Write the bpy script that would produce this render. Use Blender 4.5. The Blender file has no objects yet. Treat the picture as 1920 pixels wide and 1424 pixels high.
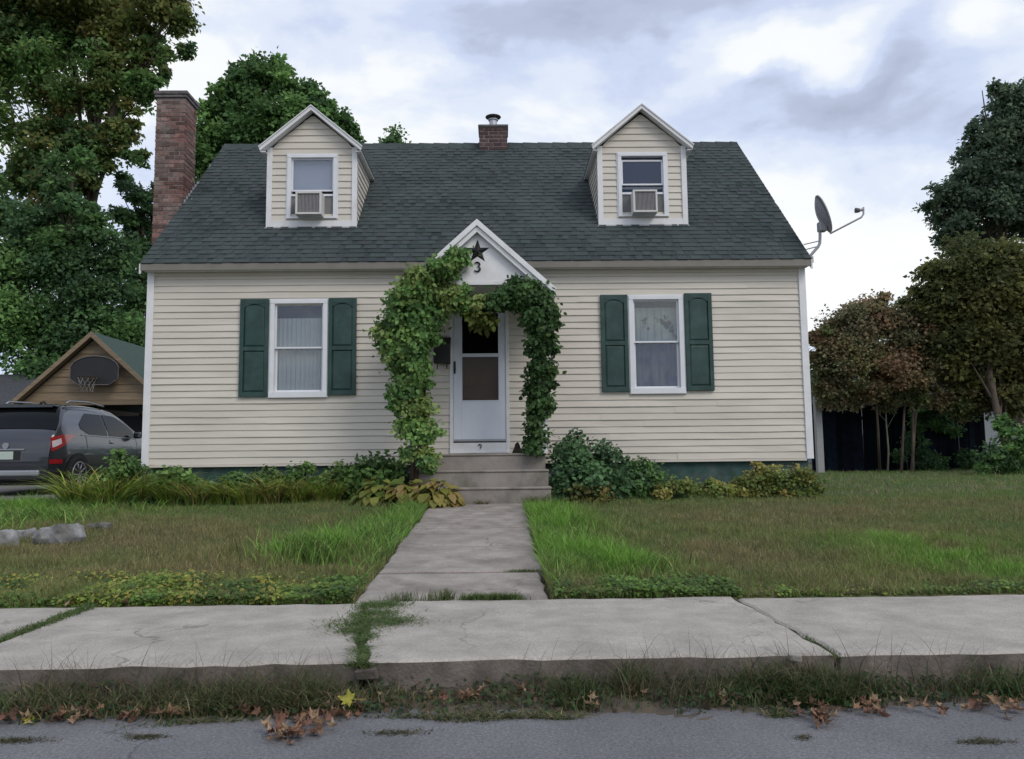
import bpy, math, random
import numpy as np
from math import sin, cos, tan, pi, radians, sqrt
from mathutils import Vector, Matrix, noise

random.seed(7); RNG = np.random.default_rng(7)
S = bpy.context.scene
COL = S.collection
# ------------------------------------------------------------------ camera
F = 1450.0; W, H = 1920, 1424
PITCH, YAW, ROLL = radians(5.44), radians(.87), radians(.62)
CAM = Vector((0, 0, .907))
_d = Vector((sin(YAW)*cos(PITCH), cos(YAW)*cos(PITCH), sin(PITCH)))
_r0 = Vector((cos(YAW), -sin(YAW), 0)); _u0 = _r0.cross(_d)
_r = cos(ROLL)*_r0 - sin(ROLL)*_u0; _u = sin(ROLL)*_r0 + cos(ROLL)*_u0
cd = bpy.data.cameras.new('camera'); cam = bpy.data.objects.new('camera', cd); COL.objects.link(cam)
cd.sensor_width = 36; cd.lens = 36*F/W; cd.clip_start = .05; cd.clip_end = 3000
m = Matrix((( _r.x, _u.x, -_d.x, 0), (_r.y, _u.y, -_d.y, 0), (_r.z, _u.z, -_d.z, 0), (0, 0, 0, 1)))
cam.matrix_world = Matrix.Translation(CAM) @ m
S.camera = cam
# ------------------------------------------------------------------ world and sun
SUN_EL, SUN_AZ = 44, 140          # azimuth clockwise from +Y (behind the camera, to the right)
world = bpy.data.worlds.new('World'); S.world = world; world.use_nodes = True
wt = world.node_tree; wt.nodes.clear()
def wn(t, **k):
    n = wt.nodes.new(t)
    for a, v in k.items(): setattr(n, a, v)
    return n
def wl(a, b): wt.links.new(a, b)
wout = wn('ShaderNodeOutputWorld'); bg = wn('ShaderNodeBackground'); bg.inputs['Strength'].default_value = .1
wl(bg.outputs[0], wout.inputs[0])
sky = wn('ShaderNodeTexSky', sky_type='NISHITA', sun_disc=False, sun_elevation=radians(SUN_EL), sun_rotation=radians(SUN_AZ))
tc = wn('ShaderNodeTexCoord'); sep = wn('ShaderNodeSeparateXYZ'); wl(tc.outputs['Generated'], sep.inputs[0])
def wmath(op, a, b=None, c=None):
    n = wn('ShaderNodeMath', operation=op)
    for i, v in enumerate((a, b, c)):
        if v is None: continue
        if isinstance(v, (int, float)): n.inputs[i].default_value = v
        else: wl(v, n.inputs[i])
    return n.outputs[0]
zz = wmath('ADD', wmath('MAXIMUM', sep.outputs[2], 0.0), .22)
cx = wmath('DIVIDE', sep.outputs[0], zz); cy = wmath('DIVIDE', sep.outputs[1], zz)
comb = wn('ShaderNodeCombineXYZ'); wl(cx, comb.inputs[0]); wl(wmath('MULTIPLY', cy, 1.25), comb.inputs[1])
def wnoise(scale, detail, rough, w, dist=0.0):
    n = wn('ShaderNodeTexNoise', noise_dimensions='4D'); n.inputs['Scale'].default_value = scale
    n.inputs['Detail'].default_value = detail; n.inputs['Roughness'].default_value = rough
    n.inputs['W'].default_value = w; n.inputs['Distortion'].default_value = dist
    wl(comb.outputs[0], n.inputs['Vector']); return n.outputs[0]
def wramp(fac, stops):
    n = wn('ShaderNodeValToRGB'); wl(fac, n.inputs[0]); e = n.color_ramp.elements
    n.color_ramp.interpolation = 'EASE'
    while len(e) < len(stops): e.new(.5)
    for s, (p, c) in zip(e, stops): s.position = p; s.color = (*c, 1)
    return n.outputs[0]
_wb = wn('ShaderNodeTexNoise'); _wb.inputs['Scale'].default_value = 7; _wb.inputs['Detail'].default_value = 6; wl(tc.outputs['Generated'], _wb.inputs['Vector'])
_wa = wn('ShaderNodeVectorMath', operation='MULTIPLY_ADD'); wl(_wb.outputs['Color'], _wa.inputs[0]); _wa.inputs[1].default_value = (.20, .20, .16); _wa.inputs[2].default_value = (-.10, -.10, -.08)
_wc = wn('ShaderNodeVectorMath', operation='ADD'); wl(_wa.outputs[0], _wc.inputs[0]); wl(tc.outputs['Generated'], _wc.inputs[1])
def wblob(px, py, spread, amt):
    d = (_d*F + _r*(px-W/2) + _u*(H/2-py)).normalized()
    v = wn('ShaderNodeVectorMath', operation='SUBTRACT'); wl(_wc.outputs[0], v.inputs[0]); v.inputs[1].default_value = d
    v2 = wn('ShaderNodeVectorMath', operation='MULTIPLY'); wl(v.outputs[0], v2.inputs[0]); v2.inputs[1].default_value = (1/spread[0], 1/spread[0], 1/spread[1])
    v3 = wn('ShaderNodeVectorMath', operation='LENGTH'); wl(v2.outputs[0], v3.inputs[0])
    g = wmath('MULTIPLY', v3.outputs['Value'], v3.outputs['Value'])
    g = wmath('EXPONENT', wmath('MULTIPLY', g, -1.0))
    return wmath('MULTIPLY', g, amt)
n1 = wnoise(1.5, 9, .56, 3.3, .5)
n2 = wnoise(3.2, 7, .55, 8.1, .3)
# large cloud masses of this sky (lighter +, darker -)
f = wmath('ADD', wmath('MULTIPLY_ADD', n1, 1.0, -.09), wmath('MULTIPLY', n2, .34))
for b in ((1480, 95, (.085, .035), .20), (650, 140, (.13, .04), .10), (1600, 545, (.09, .05), .26), (1880, 75, (.05, .04), .16),
          (1560, 178, (.12, .022), -.135), (1000, 30, (.22, .035), -.13), (1500, 400, (.25, .10), .12), (850, 240, (.25, .04), .10), (1300, 60, (.05, .05), .10), (1220, 150, (.06, .03), .06), (400, 150, (.1, .05), .05), (1750, 60, (.05, .03), -.10)):
    f = wmath('ADD', f, wblob(*b))
cl = wramp(f, ((.32, (.40, .45, .58)), (.44, (.50, .56, .72)), (.52, (.62, .70, .90)), (.60, (.76, .83, .96)), (.70, (.97, .99, 1.0)), (.9, (1.05, 1.05, 1.05))))
sc10 = wn('ShaderNodeVectorMath', operation='SCALE'); wl(cl, sc10.inputs[0]); sc10.inputs['Scale'].default_value = 9.9
mix = wn('ShaderNodeMix', data_type='RGBA'); mix.inputs['Factor'].default_value = .90
wl(sky.outputs[0], mix.inputs['A']); wl(sc10.outputs[0], mix.inputs['B']); wl(mix.outputs['Result'], bg.inputs['Color'])
sl = bpy.data.lights.new('sun', 'SUN'); sl.energy = 1.35; sl.angle = radians(25); sl.color = (1, .93, .82)
so = bpy.data.objects.new('sun', sl); COL.objects.link(so)
a = radians(SUN_AZ); e_ = radians(SUN_EL)
so.rotation_euler = Vector((sin(a)*cos(e_), cos(a)*cos(e_), sin(e_))).to_track_quat('Z', 'Y').to_euler()
S.view_settings.view_transform = 'Standard'; S.view_settings.look = 'None'; S.view_settings.gamma = 1
S.view_settings.use_curve_mapping = False; S.view_settings.exposure = .12
S.cycles.max_bounces = 6; S.cycles.transparent_max_bounces = 12

# ------------------------------------------------------------------ placement helpers
def at(px, py, Y):
    v = _d*F + _r*(px-W/2) + _u*(H/2-py); v = v*(Y/v.y); return CAM + v
def lawn_z(x, y):
    z = np.clip((y-4.83)/5.1, 0, 1)*.235 + .005
    z = z + np.clip((y-12)/12, 0, 1)*.06
    return z + .02*np.sin(x*1.3+1)*np.sin(y*1.7)*np.clip((y-5.0), 0, 1)
def gp(px, py, dz=0):
    v = _d*F + _r*(px-W/2) + _u*(H/2-py); v = v/v.y; y = 8.0
    for _ in range(60):
        z = float(lawn_z(v.x*y, y)); t = (z-CAM.z)/min(v.z, -1e-3); y = .5*y + .5*min(t, 40)
    return Vector((v.x*y, y, float(lawn_z(v.x*y, y))+dz))

# ------------------------------------------------------------------ tags
def tag(o, label=None, cat=None, group=None, kind=None):
    if label: o['label'] = label
    if cat: o['category'] = cat
    if group: o['group'] = group
    if kind: o['kind'] = kind
    return o
def empty(name, loc=(0, 0, 0), rz=0):
    o = bpy.data.objects.new(name, None); COL.objects.link(o); o.location = loc; o.rotation_euler = (0, 0, rz); o.empty_display_size = .2
    return o
def link(name, me, parent=None, loc=None, rot=None):
    o = bpy.data.objects.new(name, me); COL.objects.link(o)
    if parent: o.parent = parent
    if loc is not None: o.location = loc
    if rot is not None: o.rotation_euler = rot
    return o

# ------------------------------------------------------------------ materials
def mat(name, c, rough=.65, var=.15, scale=6., bump=0., bscale=50., metal=0., spec=.4, c2=None, c2s=2., c2lo=.45, c2hi=.6, rnd=0., attr=None, transl=0., stretch=None, coat=0., speck=0., crack=0.):
    m = bpy.data.materials.new(name); m.use_nodes = True; t = m.node_tree; N = t.nodes; L = t.links
    b = N['Principled BSDF']; b.inputs['Roughness'].default_value = rough; b.inputs['Metallic'].default_value = metal
    b.inputs['Specular IOR Level'].default_value = spec; b.inputs['Coat Weight'].default_value = coat
    geo = N.new('ShaderNodeNewGeometry'); vec = geo.outputs['Position']
    if stretch:
        mp = N.new('ShaderNodeMapping'); mp.inputs['Scale'].default_value = stretch; L.new(vec, mp.inputs[0]); vec = mp.outputs[0]
    def nz(s, det=6, ro=.6):
        n = N.new('ShaderNodeTexNoise'); n.inputs['Scale'].default_value = s; n.inputs['Detail'].default_value = det; n.inputs['Roughness'].default_value = ro
        L.new(vec, n.inputs['Vector']); return n.outputs[0]
    if attr:
        a = N.new('ShaderNodeAttribute'); a.attribute_name = attr; col = a.outputs['Color']
    else:
        rgb = N.new('ShaderNodeRGB'); rgb.outputs[0].default_value = (*c, 1); col = rgb.outputs[0]
    if c2:
        mx = N.new('ShaderNodeMix'); mx.data_type = 'RGBA'; mr = N.new('ShaderNodeMapRange')
        mr.inputs['From Min'].default_value = c2lo; mr.inputs['From Max'].default_value = c2hi
        L.new(nz(c2s), mr.inputs['Value']); L.new(mr.outputs[0], mx.inputs['Factor']); L.new(col, mx.inputs['A']); mx.inputs['B'].default_value = (*c2, 1); col = mx.outputs['Result']
    if crack:
        wv = N.new('ShaderNodeTexNoise'); wv.inputs['Scale'].default_value = 4; wv.inputs['Detail'].default_value = 6; L.new(vec, wv.inputs['Vector'])
        wa = N.new('ShaderNodeVectorMath'); wa.operation = 'MULTIPLY_ADD'; L.new(wv.outputs['Color'], wa.inputs[0]); wa.inputs[1].default_value = (.5, .5, .5); L.new(vec, wa.inputs[2])
        vo = N.new('ShaderNodeTexVoronoi'); vo.feature = 'DISTANCE_TO_EDGE'; vo.inputs['Scale'].default_value = crack; L.new(wa.outputs[0], vo.inputs['Vector'])
        m5 = N.new('ShaderNodeMapRange'); m5.inputs['From Min'].default_value = .004*crack; m5.inputs['From Max'].default_value = .014*crack; m5.inputs['To Min'].default_value = .5; m5.inputs['To Max'].default_value = 0; L.new(vo.outputs['Distance'], m5.inputs['Value'])
        m6 = N.new('ShaderNodeMath'); m6.operation = 'MULTIPLY'; m7 = N.new('ShaderNodeMapRange'); m7.inputs['From Min'].default_value = .45; m7.inputs['From Max'].default_value = .6; L.new(nz(.9, 3), m7.inputs['Value']); L.new(m5.outputs[0], m6.inputs[0]); L.new(m7.outputs[0], m6.inputs[1])
        mx = N.new('ShaderNodeMix'); mx.data_type = 'RGBA'; L.new(m6.outputs[0], mx.inputs['Factor']); L.new(col, mx.inputs['A']); mx.inputs['B'].default_value = (c[0]*.25, c[1]*.25, c[2]*.22, 1); col = mx.outputs['Result']
    hsv = N.new('ShaderNodeHueSaturation'); L.new(col, hsv.inputs['Color'])
    mr = N.new('ShaderNodeMapRange'); mr.inputs['To Min'].default_value = 1-var*1.6; mr.inputs['To Max'].default_value = 1+var*1.6
    mr.inputs['From Min'].default_value = .25; mr.inputs['From Max'].default_value = .75
    L.new(nz(scale), mr.inputs['Value']); val = mr.outputs[0]
    if speck:
        m3 = N.new('ShaderNodeMapRange'); m3.inputs['From Min'].default_value = .3; m3.inputs['From Max'].default_value = .7; m3.inputs['To Min'].default_value = 1-speck; m3.inputs['To Max'].default_value = 1+speck
        L.new(nz(85, 3, .8), m3.inputs['Value']); mm = N.new('ShaderNodeMath'); mm.operation = 'MULTIPLY'; L.new(val, mm.inputs[0]); L.new(m3.outputs[0], mm.inputs[1]); val = mm.outputs[0]
    if rnd:
        oi = N.new('ShaderNodeObjectInfo'); m2 = N.new('ShaderNodeMapRange'); m2.inputs['To Min'].default_value = 1-rnd; m2.inputs['To Max'].default_value = 1+rnd
        L.new(oi.outputs['Random'], m2.inputs['Value']); mm = N.new('ShaderNodeMath'); mm.operation = 'MULTIPLY'; L.new(val, mm.inputs[0]); L.new(m2.outputs[0], mm.inputs[1]); val = mm.outputs[0]
    L.new(val, hsv.inputs['Value']); L.new(hsv.outputs[0], b.inputs['Base Color'])
    if bump:
        bp = N.new('ShaderNodeBump'); bp.inputs['Strength'].default_value = bump; bp.inputs['Distance'].default_value = .01
        L.new(nz(bscale, 8, .65), bp.inputs['Height']); L.new(bp.outputs[0], b.inputs['Normal'])
    if transl:
        tr = N.new('ShaderNodeBsdfTranslucent'); L.new(hsv.outputs[0], tr.inputs['Color']); mx = N.new('ShaderNodeMixShader'); mx.inputs[0].default_value = transl
        L.new(b.outputs[0], mx.inputs[1]); L.new(tr.outputs[0], mx.inputs[2]); L.new(mx.outputs[0], N['Material Output'].inputs[0])
    return m
def glass_mat(name, tint=(.9, .92, .95), refl=.16, edge=.35):
    m = bpy.data.materials.new(name); m.use_nodes = True; t = m.node_tree; N = t.nodes; L = t.links; N.remove(N['Principled BSDF'])
    tr = N.new('ShaderNodeBsdfTransparent'); tr.inputs[0].default_value = (*tint, 1); g = N.new('ShaderNodeBsdfGlossy'); g.inputs['Roughness'].default_value = .02
    g.inputs['Color'].default_value = (1, 1, 1, 1)
    lw = N.new('ShaderNodeLayerWeight'); lw.inputs[0].default_value = .25; ma = N.new('ShaderNodeMath'); ma.operation = 'MULTIPLY_ADD'; L.new(lw.outputs['Facing'], ma.inputs[0]); ma.inputs[1].default_value = edge; ma.inputs[2].default_value = refl
    mx = N.new('ShaderNodeMixShader'); L.new(ma.outputs[0], mx.inputs[0]); L.new(tr.outputs[0], mx.inputs[1]); L.new(g.outputs[0], mx.inputs[2]); L.new(mx.outputs[0], N['Material Output'].inputs[0])
    return m
M = {}
M['siding'] = mat('vinyl_siding', (.585, .54, .475), .5, .055, 3, .12, 25, c2=(.47, .435, .38), c2s=1.1, c2lo=.5, c2hi=.85, stretch=(.35, 1, 1.5), rnd=.03)
M['trim'] = mat('white_trim', (.70, .70, .71), .5, .05, 5, .05, 30, c2=(.55, .53, .50), c2s=3, c2lo=.55, c2hi=.9)
M['vinyl'] = mat('white_vinyl', (.68, .69, .72), .35, .04, 5)
M['door'] = mat('door_paint', (.62, .65, .72), .35, .04, 3)
M['green'] = mat('shutter_green', (.018, .050, .043), .45, .16, 6, .2, 60, c2=(.030, .066, .060), c2s=4)
M['found'] = mat('foundation_green', (.030, .075, .065), .8, .25, 6, .4, 40, c2=(.06, .09, .08), c2s=5)
M['shingle'] = mat('asphalt_shingle', (.042, .062, .060), .9, .22, 60, .5, 250, spec=.25, c2=(.064, .078, .080), c2s=1.3, c2lo=.35, c2hi=.75, attr='Col')
M['gutter'] = mat('eave_metal', (.19, .175, .15), .5, .08, 4)
M['brick'] = mat('old_brick', (.165, .078, .066), .9, .30, 14, .7, 80, c2=(.17, .135, .12), c2s=2.2, c2lo=.38, c2hi=.62, rnd=.5)
M['brickdk'] = mat('sooty_brick', (.075, .045, .045), .9, .25, 14, .6, 80, rnd=.35)
M['mortar'] = mat('mortar', (.22, .19, .175), .95, .2, 20, .5, 90)
M['cap'] = mat('sooty_concrete', (.12, .11, .11), .95, .4, 8, .4, 60)
M['galv'] = mat('galvanised_metal', (.42, .43, .47), .45, .1, 10, metal=.6)
M['flash'] = mat('lead_flashing', (.55, .58, .66), .4, .1, 10, metal=.4)
M['concrete'] = mat('pavement_concrete', (.355, .325, .29), .9, .15, 4, .6, 110, crack=.55, speck=.22, c2=(.27, .243, .215), c2s=1.6, c2lo=.52, c2hi=.78)
M['walk'] = mat('walk_concrete', (.29, .26, .235), .9, .18, 5, .6, 90, crack=.9, speck=.24, c2=(.17, .148, .13), c2s=2.6, c2lo=.45, c2hi=.72)
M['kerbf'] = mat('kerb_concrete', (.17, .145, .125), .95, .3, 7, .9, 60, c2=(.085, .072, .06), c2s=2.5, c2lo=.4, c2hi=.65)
M['step'] = mat('step_concrete', (.25, .225, .20), .9, .14, 4, .5, 80, speck=.14, c2=(.13, .12, .095), c2s=2.4, c2lo=.5, c2hi=.75)
M['asphalt'] = mat('worn_asphalt', (.155, .155, .165), .85, .14, 90, .8, 260, crack=.7, speck=.42, c2=(.205, .205, .215), c2s=1.2, c2lo=.42, c2hi=.68)
M['soil'] = mat('gutter_soil', (.085, .072, .058), .95, .35, 10, .9, 60, c2=(.10, .08, .055), c2s=6)
M['lawn'] = mat('lawn_ground', (.085, .080, .036), .95, .30, 5, .8, 70, c2=(.050, .075, .022), c2s=.8, c2lo=.4, c2hi=.65)
M['drive'] = mat('driveway_gravel', (.16, .15, .14), .95, .2, 30, .7, 90)
M['leaf'] = mat('leaf', (.05, .08, .03), .6, .12, 3, attr='Col', transl=.48, spec=.2)
M['leafflat'] = mat('leaf_glossy', (.05, .08, .03), .45, .10, 9, attr='Col', transl=.35, spec=.25)
M['grass'] = mat('grass_blade', (.05, .08, .03), .6, .15, 7, attr='Col', transl=.3, spec=.3)
M['bark'] = mat('bark', (.085, .065, .05), .95, .35, 8, .9, 30, stretch=(1, 1, .25))
M['barkpale'] = mat('pale_bark', (.13, .125, .095), .9, .25, 8, .5, 30, stretch=(1, 1, .25))
M['stemdk'] = mat('vine_stem', (.035, .025, .018), .95, .3, 12, .6, 40)
M['black'] = mat('black_paint', (.012, .012, .014), .45, .1, 10)
M['rockm'] = mat('granite_rock', (.24, .24, .245), .9, .25, 9, .9, 30, c2=(.14, .14, .13), c2s=5)
M['rockdk'] = mat('dark_rock', (.12, .12, .11), .9, .3, 9, .9, 30, c2=(.07, .075, .05), c2s=8)  # darker rock tone with dull olive blotches
M['curtain'] = mat('sheer_curtain', (.52, .52, .47), .9, .05, 5)
M['curtain2'] = mat('patterned_curtain', (.42, .44, .38), .9, .12, 5, c2=(.05, .055, .06), c2s=6, c2lo=.54, c2hi=.60)
M['curtaindk'] = mat('dusky_curtain', (.14, .14, .165), .9, .1, 5, c2=(.045, .05, .08), c2s=7, c2lo=.48, c2hi=.6, stretch=(1, 1, .35))
M['shade'] = mat('lavender_blind', (.50, .51, .60), .8, .05, 3)
M['bluecloth'] = mat('blue_cloth', (.05, .05, .16), .9, .1, 5)
M['bluebacking'] = mat('blue_backing', (.05, .085, .13), .9, .05, 5)  # blue colour of the sheet behind the right dormer pane
M['darkroom'] = mat('dark_room', (.02, .022, .028), .9, .05, 5)
M['accordion'] = mat('accordion_panel', (.30, .30, .30), .7, .06, 10)
M['acmetal'] = mat('air_conditioner_case', (.58, .57, .55), .5, .06, 8)
M['acgrille'] = mat('air_conditioner_coil', (.27, .26, .27), .7, .12, 40)
M['glass'] = glass_mat('window_glass', (.80, .83, .86), .06)
M['glassdk'] = glass_mat('tinted_glass', (.25, .42, .62), .05)
M['glassdoor'] = glass_mat('storm_door_glass', (.62, .58, .54), .01, .1)
M['glassup'] = glass_mat('reflection_tinted_glass', (.30, .34, .30), .0, .02)  # dark green tint stands in for vines reflected in the upper pane
M['paint'] = mat('graphite_car_paint', (.044, .049, .060), .28, .04, 3, metal=.6, coat=.8)
M['carglass'] = mat('car_glass', (.004, .005, .006), .12, .02, 3, spec=.14)
M['cartrim'] = mat('black_plastic', (.018, .018, .02), .6, .1, 5)
M['silver'] = mat('silver_plastic', (.30, .31, .33), .4, .06, 5, metal=.5)
M['tail'] = mat('red_lamp', (.28, .012, .014), .18, .08, 20, coat=.6)
M['tailclear'] = mat('clear_lamp', (.55, .48, .50), .15, .05, 9, coat=.6)
M['plate'] = mat('plate', (.42, .50, .44), .5, .05, 9)
M['tyre'] = mat('tyre', (.02, .02, .021), .9, .1, 9)
M['rim'] = mat('alloy', (.30, .30, .32), .35, .05, 9, metal=.8)
M['wood'] = mat('cedar_board', (.205, .155, .10), .75, .18, 9, .4, 30, rnd=.10, stretch=(.2, 1, 3))
M['greyroof'] = mat('weathered_roof', (.055, .058, .066), .9, .2, 12, .5, 60)
M['navy'] = mat('navy_fence_paint', (.006, .009, .016), .9, .35, 6, .3, 20, rnd=.55, spec=.08)
M['dish'] = mat('dish_grey', (.30, .30, .33), .5, .06, 5)
M['housepale'] = mat('pale_siding', (.22, .24, .27), .7, .08, 4)
M['greenroof'] = mat('garage_shingle', (.040, .068, .058), .9, .2, 30, .4, 120)
M['deadleaf'] = mat('dead_leaf', (.2, .1, .05), .75, .2, 30, .3, 60, attr='Col', transl=.12, spec=.3)

# ------------------------------------------------------------------ mesh builders
class MB:
    def __init__(s): s.v = []; s.f = []; s.m = []
    def add(s, vs, fs, mi=0):
        o = len(s.v); s.v += [tuple(p) for p in vs]; s.f += [tuple(i+o for i in q) for q in fs]; s.m += [mi]*len(fs); return s
    def box(s, x0, x1, y0, y1, z0, z1, mi=0):
        return s.add([(x0, y0, z0), (x1, y0, z0), (x1, y1, z0), (x0, y1, z0), (x0, y0, z1), (x1, y0, z1), (x1, y1, z1), (x0, y1, z1)],
                     [(0, 3, 2, 1), (4, 5, 6, 7), (0, 1, 5, 4), (1, 2, 6, 5), (2, 3, 7, 6), (3, 0, 4, 7)], mi)
    def prism(s, poly, y0, y1, mi=0):     # polygon in x,z (counter-clockwise seen from -y) pushed from y0 to y1
        n = len(poly); vs = [(x, y0, z) for x, z in poly] + [(x, y1, z) for x, z in poly]
        return s.add(vs, [tuple(range(n)), tuple(range(2*n-1, n-1, -1))] + [(i, i+n, (i+1) % n+n, (i+1) % n) for i in range(n)], mi)
    def xprism(s, poly, x0, x1, mi=0):    # polygon in y,z pushed along x
        n = len(poly); vs = [(x0, y, z) for y, z in poly] + [(x1, y, z) for y, z in poly]
        return s.add(vs, [tuple(range(n-1, -1, -1)), tuple(range(n, 2*n))] + [(i, (i+1) % n, (i+1) % n+n, i+n) for i in range(n)], mi)
    def tube(s, pts, rs, n=8, mi=0, caps=True):
        pts = [Vector(p) for p in pts]; base = len(s.v); prev = None
        for i, p in enumerate(pts):
            t = (pts[min(i+1, len(pts)-1)] - pts[max(i-1, 0)]).normalized()
            if prev is None: a = t.orthogonal().normalized()
            else: a = (prev - t*prev.dot(t)).normalized()
            prev = a; b = t.cross(a); r = rs[i] if isinstance(rs, (list, tuple)) else rs
            for k in range(n):
                an = 2*pi*k/n; s.v.append(tuple(p + (a*cos(an)+b*sin(an))*r))
        for i in range(len(pts)-1):
            for k in range(n):
                s.f.append((base+i*n+k, base+i*n+(k+1) % n, base+(i+1)*n+(k+1) % n, base+(i+1)*n+k)); s.m.append(mi)
        if caps:
            s.f.append(tuple(base+k for k in range(n-1, -1, -1))); s.m.append(mi)
            s.f.append(tuple(base+(len(pts)-1)*n+k for k in range(n))); s.m.append(mi)
        return s
    def mesh(s, name, mats, smooth=False):
        me = bpy.data.meshes.new(name); me.from_pydata(s.v, [], s.f)
        for q in (mats if isinstance(mats, (list, tuple)) else [mats]): me.materials.append(q)
        if len(set(s.m)) > 1: me.polygons.foreach_set('material_index', s.m)
        if smooth: me.polygons.foreach_set('use_smooth', [True]*len(s.f))
        me.update(); return me
    def obj(s, name, mats, parent=None, smooth=False, bevel=0, loc=None):
        o = link(name, s.mesh(name, mats, smooth), parent, loc)
        if bevel:
            b = o.modifiers.new('bevel', 'BEVEL'); b.width = bevel; b.segments = 2; b.limit_method = 'ANGLE'
        return o
def colour_attr(me, cols):
    a = me.color_attributes.new('Col', 'FLOAT_COLOR', 'POINT'); c = np.ones((len(cols), 4), dtype=np.float32); c[:, :3] = np.clip(cols, .002, 1); a.data.foreach_set('color', c.ravel())
def np_mesh(name, V, Fc, cols, mtl, parent=None, smooth=False):    # Fc: list of (n, k) int arrays
    me = bpy.data.meshes.new(name); V = np.asarray(V, dtype=np.float32)
    me.vertices.add(len(V)); me.vertices.foreach_set('co', V.ravel())
    nl = sum(a.size for a in Fc); npoly = sum(len(a) for a in Fc)
    me.loops.add(nl); me.polygons.add(npoly)
    me.loops.foreach_set('vertex_index', np.concatenate([a.ravel() for a in Fc]).astype(np.int32))
    tot = np.concatenate([np.full(len(a), a.shape[1]) for a in Fc]); st = np.concatenate([[0], np.cumsum(tot)[:-1]])
    me.polygons.foreach_set('loop_start', st.astype(np.int32)); me.polygons.foreach_set('loop_total', tot.astype(np.int32))
    if smooth: me.polygons.foreach_set('use_smooth', np.ones(npoly, dtype=bool))
    me.update(calc_edges=True)
    if cols is not None: colour_attr(me, cols)
    me.materials.append(mtl); return link(name, me, parent)
# leaf templates: (verts, tri faces); leaf lies in x,y, length 1 along +y from the base
T_DIA = (np.array([(0, 0, 0), (.33, .45, .10), (0, 1, -.06), (-.33, .45, .10)]), np.array([(0, 1, 2), (0, 2, 3)]))
T_OV = (np.array([(0, 0, 0), (.34, .25, .09), (.30, .62, .05), (0, 1, -.14), (-.30, .62, .05), (-.34, .25, .09), (0, .5, -.02)]),
        np.array([(0, 1, 6), (1, 2, 6), (2, 3, 6), (3, 4, 6), (4, 5, 6), (5, 0, 6)]))
T_LONG = (np.array([(0, 0, 0), (.15, .3, .05), (.14, .65, .03), (0, 1, -.18), (-.14, .65, .03), (-.15, .3, .05), (0, .5, .06)]),
          np.array([(0, 1, 6), (1, 2, 6), (2, 3, 6), (3, 4, 6), (4, 5, 6), (5, 0, 6)]))
def frames(nrm, heading):
    n = nrm/np.linalg.norm(nrm, axis=1, keepdims=True)
    h = heading - n*np.sum(heading*n, axis=1, keepdims=True); h = h/(np.linalg.norm(h, axis=1, keepdims=True)+1e-9)
    return np.cross(h, n), h, n
def leaves(name, tmpl, pos, nrm, heading, size, cols, mtl, parent=None):
    tv, tf = tmpl; x, y, z = frames(nrm, heading); s = size[:, None, None]
    V = pos[:, None, :] + s*(tv[None, :, 0:1]*x[:, None, :] + tv[None, :, 1:2]*y[:, None, :] + tv[None, :, 2:3]*z[:, None, :])
    k = len(tv); Fc = tf[None] + (np.arange(len(pos))*k)[:, None, None]
    return np_mesh(name, V.reshape(-1, 3), [Fc.reshape(-1, 3)], np.repeat(cols, k, axis=0), mtl, parent)
def pick(cols, n, jit=.18, w=None):
    c = np.array(cols); i = RNG.choice(len(c), n, p=w); return c[i]*(1+RNG.normal(0, jit, (n, 1)))
def rand_dirs(n): v = RNG.normal(size=(n, 3)); return v/np.linalg.norm(v, axis=1, keepdims=True)
def crown(blobs, n, size, cols, tmpl=T_DIA, parent=None, name='crown', clump=.16, per=40, up=.5, mtl=None, shell=.45, face=None, w=None, droop=.2, sub=0, subr=.34):
    # blobs: (centre, (rx, ry, rz)); leaves gather in clumps spread through each blob, thicker towards its outside
    vol = np.array([max(b[1][0]*b[1][2], 1e-6) for b in blobs]); nb = np.maximum((vol/vol.sum()*n/per).astype(int), 2)
    C = []; D = []; R = []; BC = []
    for (c, r), k in zip(blobs, nb):
        if sub and k > sub:
            ds = rand_dirs(sub); sc_ = ds*((RNG.random(sub)**shell)*.92)[:, None]; j = RNG.integers(0, sub, k); d0 = rand_dirs(k)*(RNG.random(k)**.5*subr*(.6+.8*RNG.random(sub))[j])[:, None]
            q = sc_[j]+d0; d = q/(np.linalg.norm(q, axis=1, keepdims=True)+1e-6)*.5+d0/(np.linalg.norm(d0, axis=1, keepdims=True)+1e-6)*.5; C.append(np.array(c)[None]+q*np.array(r)[None])
        else:
            d = rand_dirs(k); rad = RNG.random(k)**shell; C.append(np.array(c)[None]+d*rad[:, None]*np.array(r)[None])
        D.append(d); R.append(np.full(k, min(r))); BC.append(np.repeat(pick(cols, 1, .12, w), k, axis=0))
    C = np.concatenate(C); D = np.concatenate(D); R = np.concatenate(R); k = len(C)
    cc = pick(cols, k, .22, w)*.45+np.concatenate(BC)*.55
    idx = RNG.integers(0, k, n); sig = clump*(.6+.8*RNG.random(k))
    off = RNG.normal(size=(n, 3)); off[:, 2] *= .6
    pos = C[idx]+off*(sig*R)[idx][:, None]
    nrm = rand_dirs(n)*.8 + D[idx]*.5 + np.array([0, 0, up])
    if face is not None: nrm = nrm + np.array(face)
    head = rand_dirs(n) + off*.6 + np.array([0, 0, -droop])
    sz = size*(.6+.8*RNG.random(n))
    col = cc[idx]*(1+RNG.normal(0, .16, (n, 1))) * np.array([1, 1, 1])
    return leaves(name, tmpl, pos, nrm, head, sz, col, mtl or M['leaf'], parent)
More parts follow.
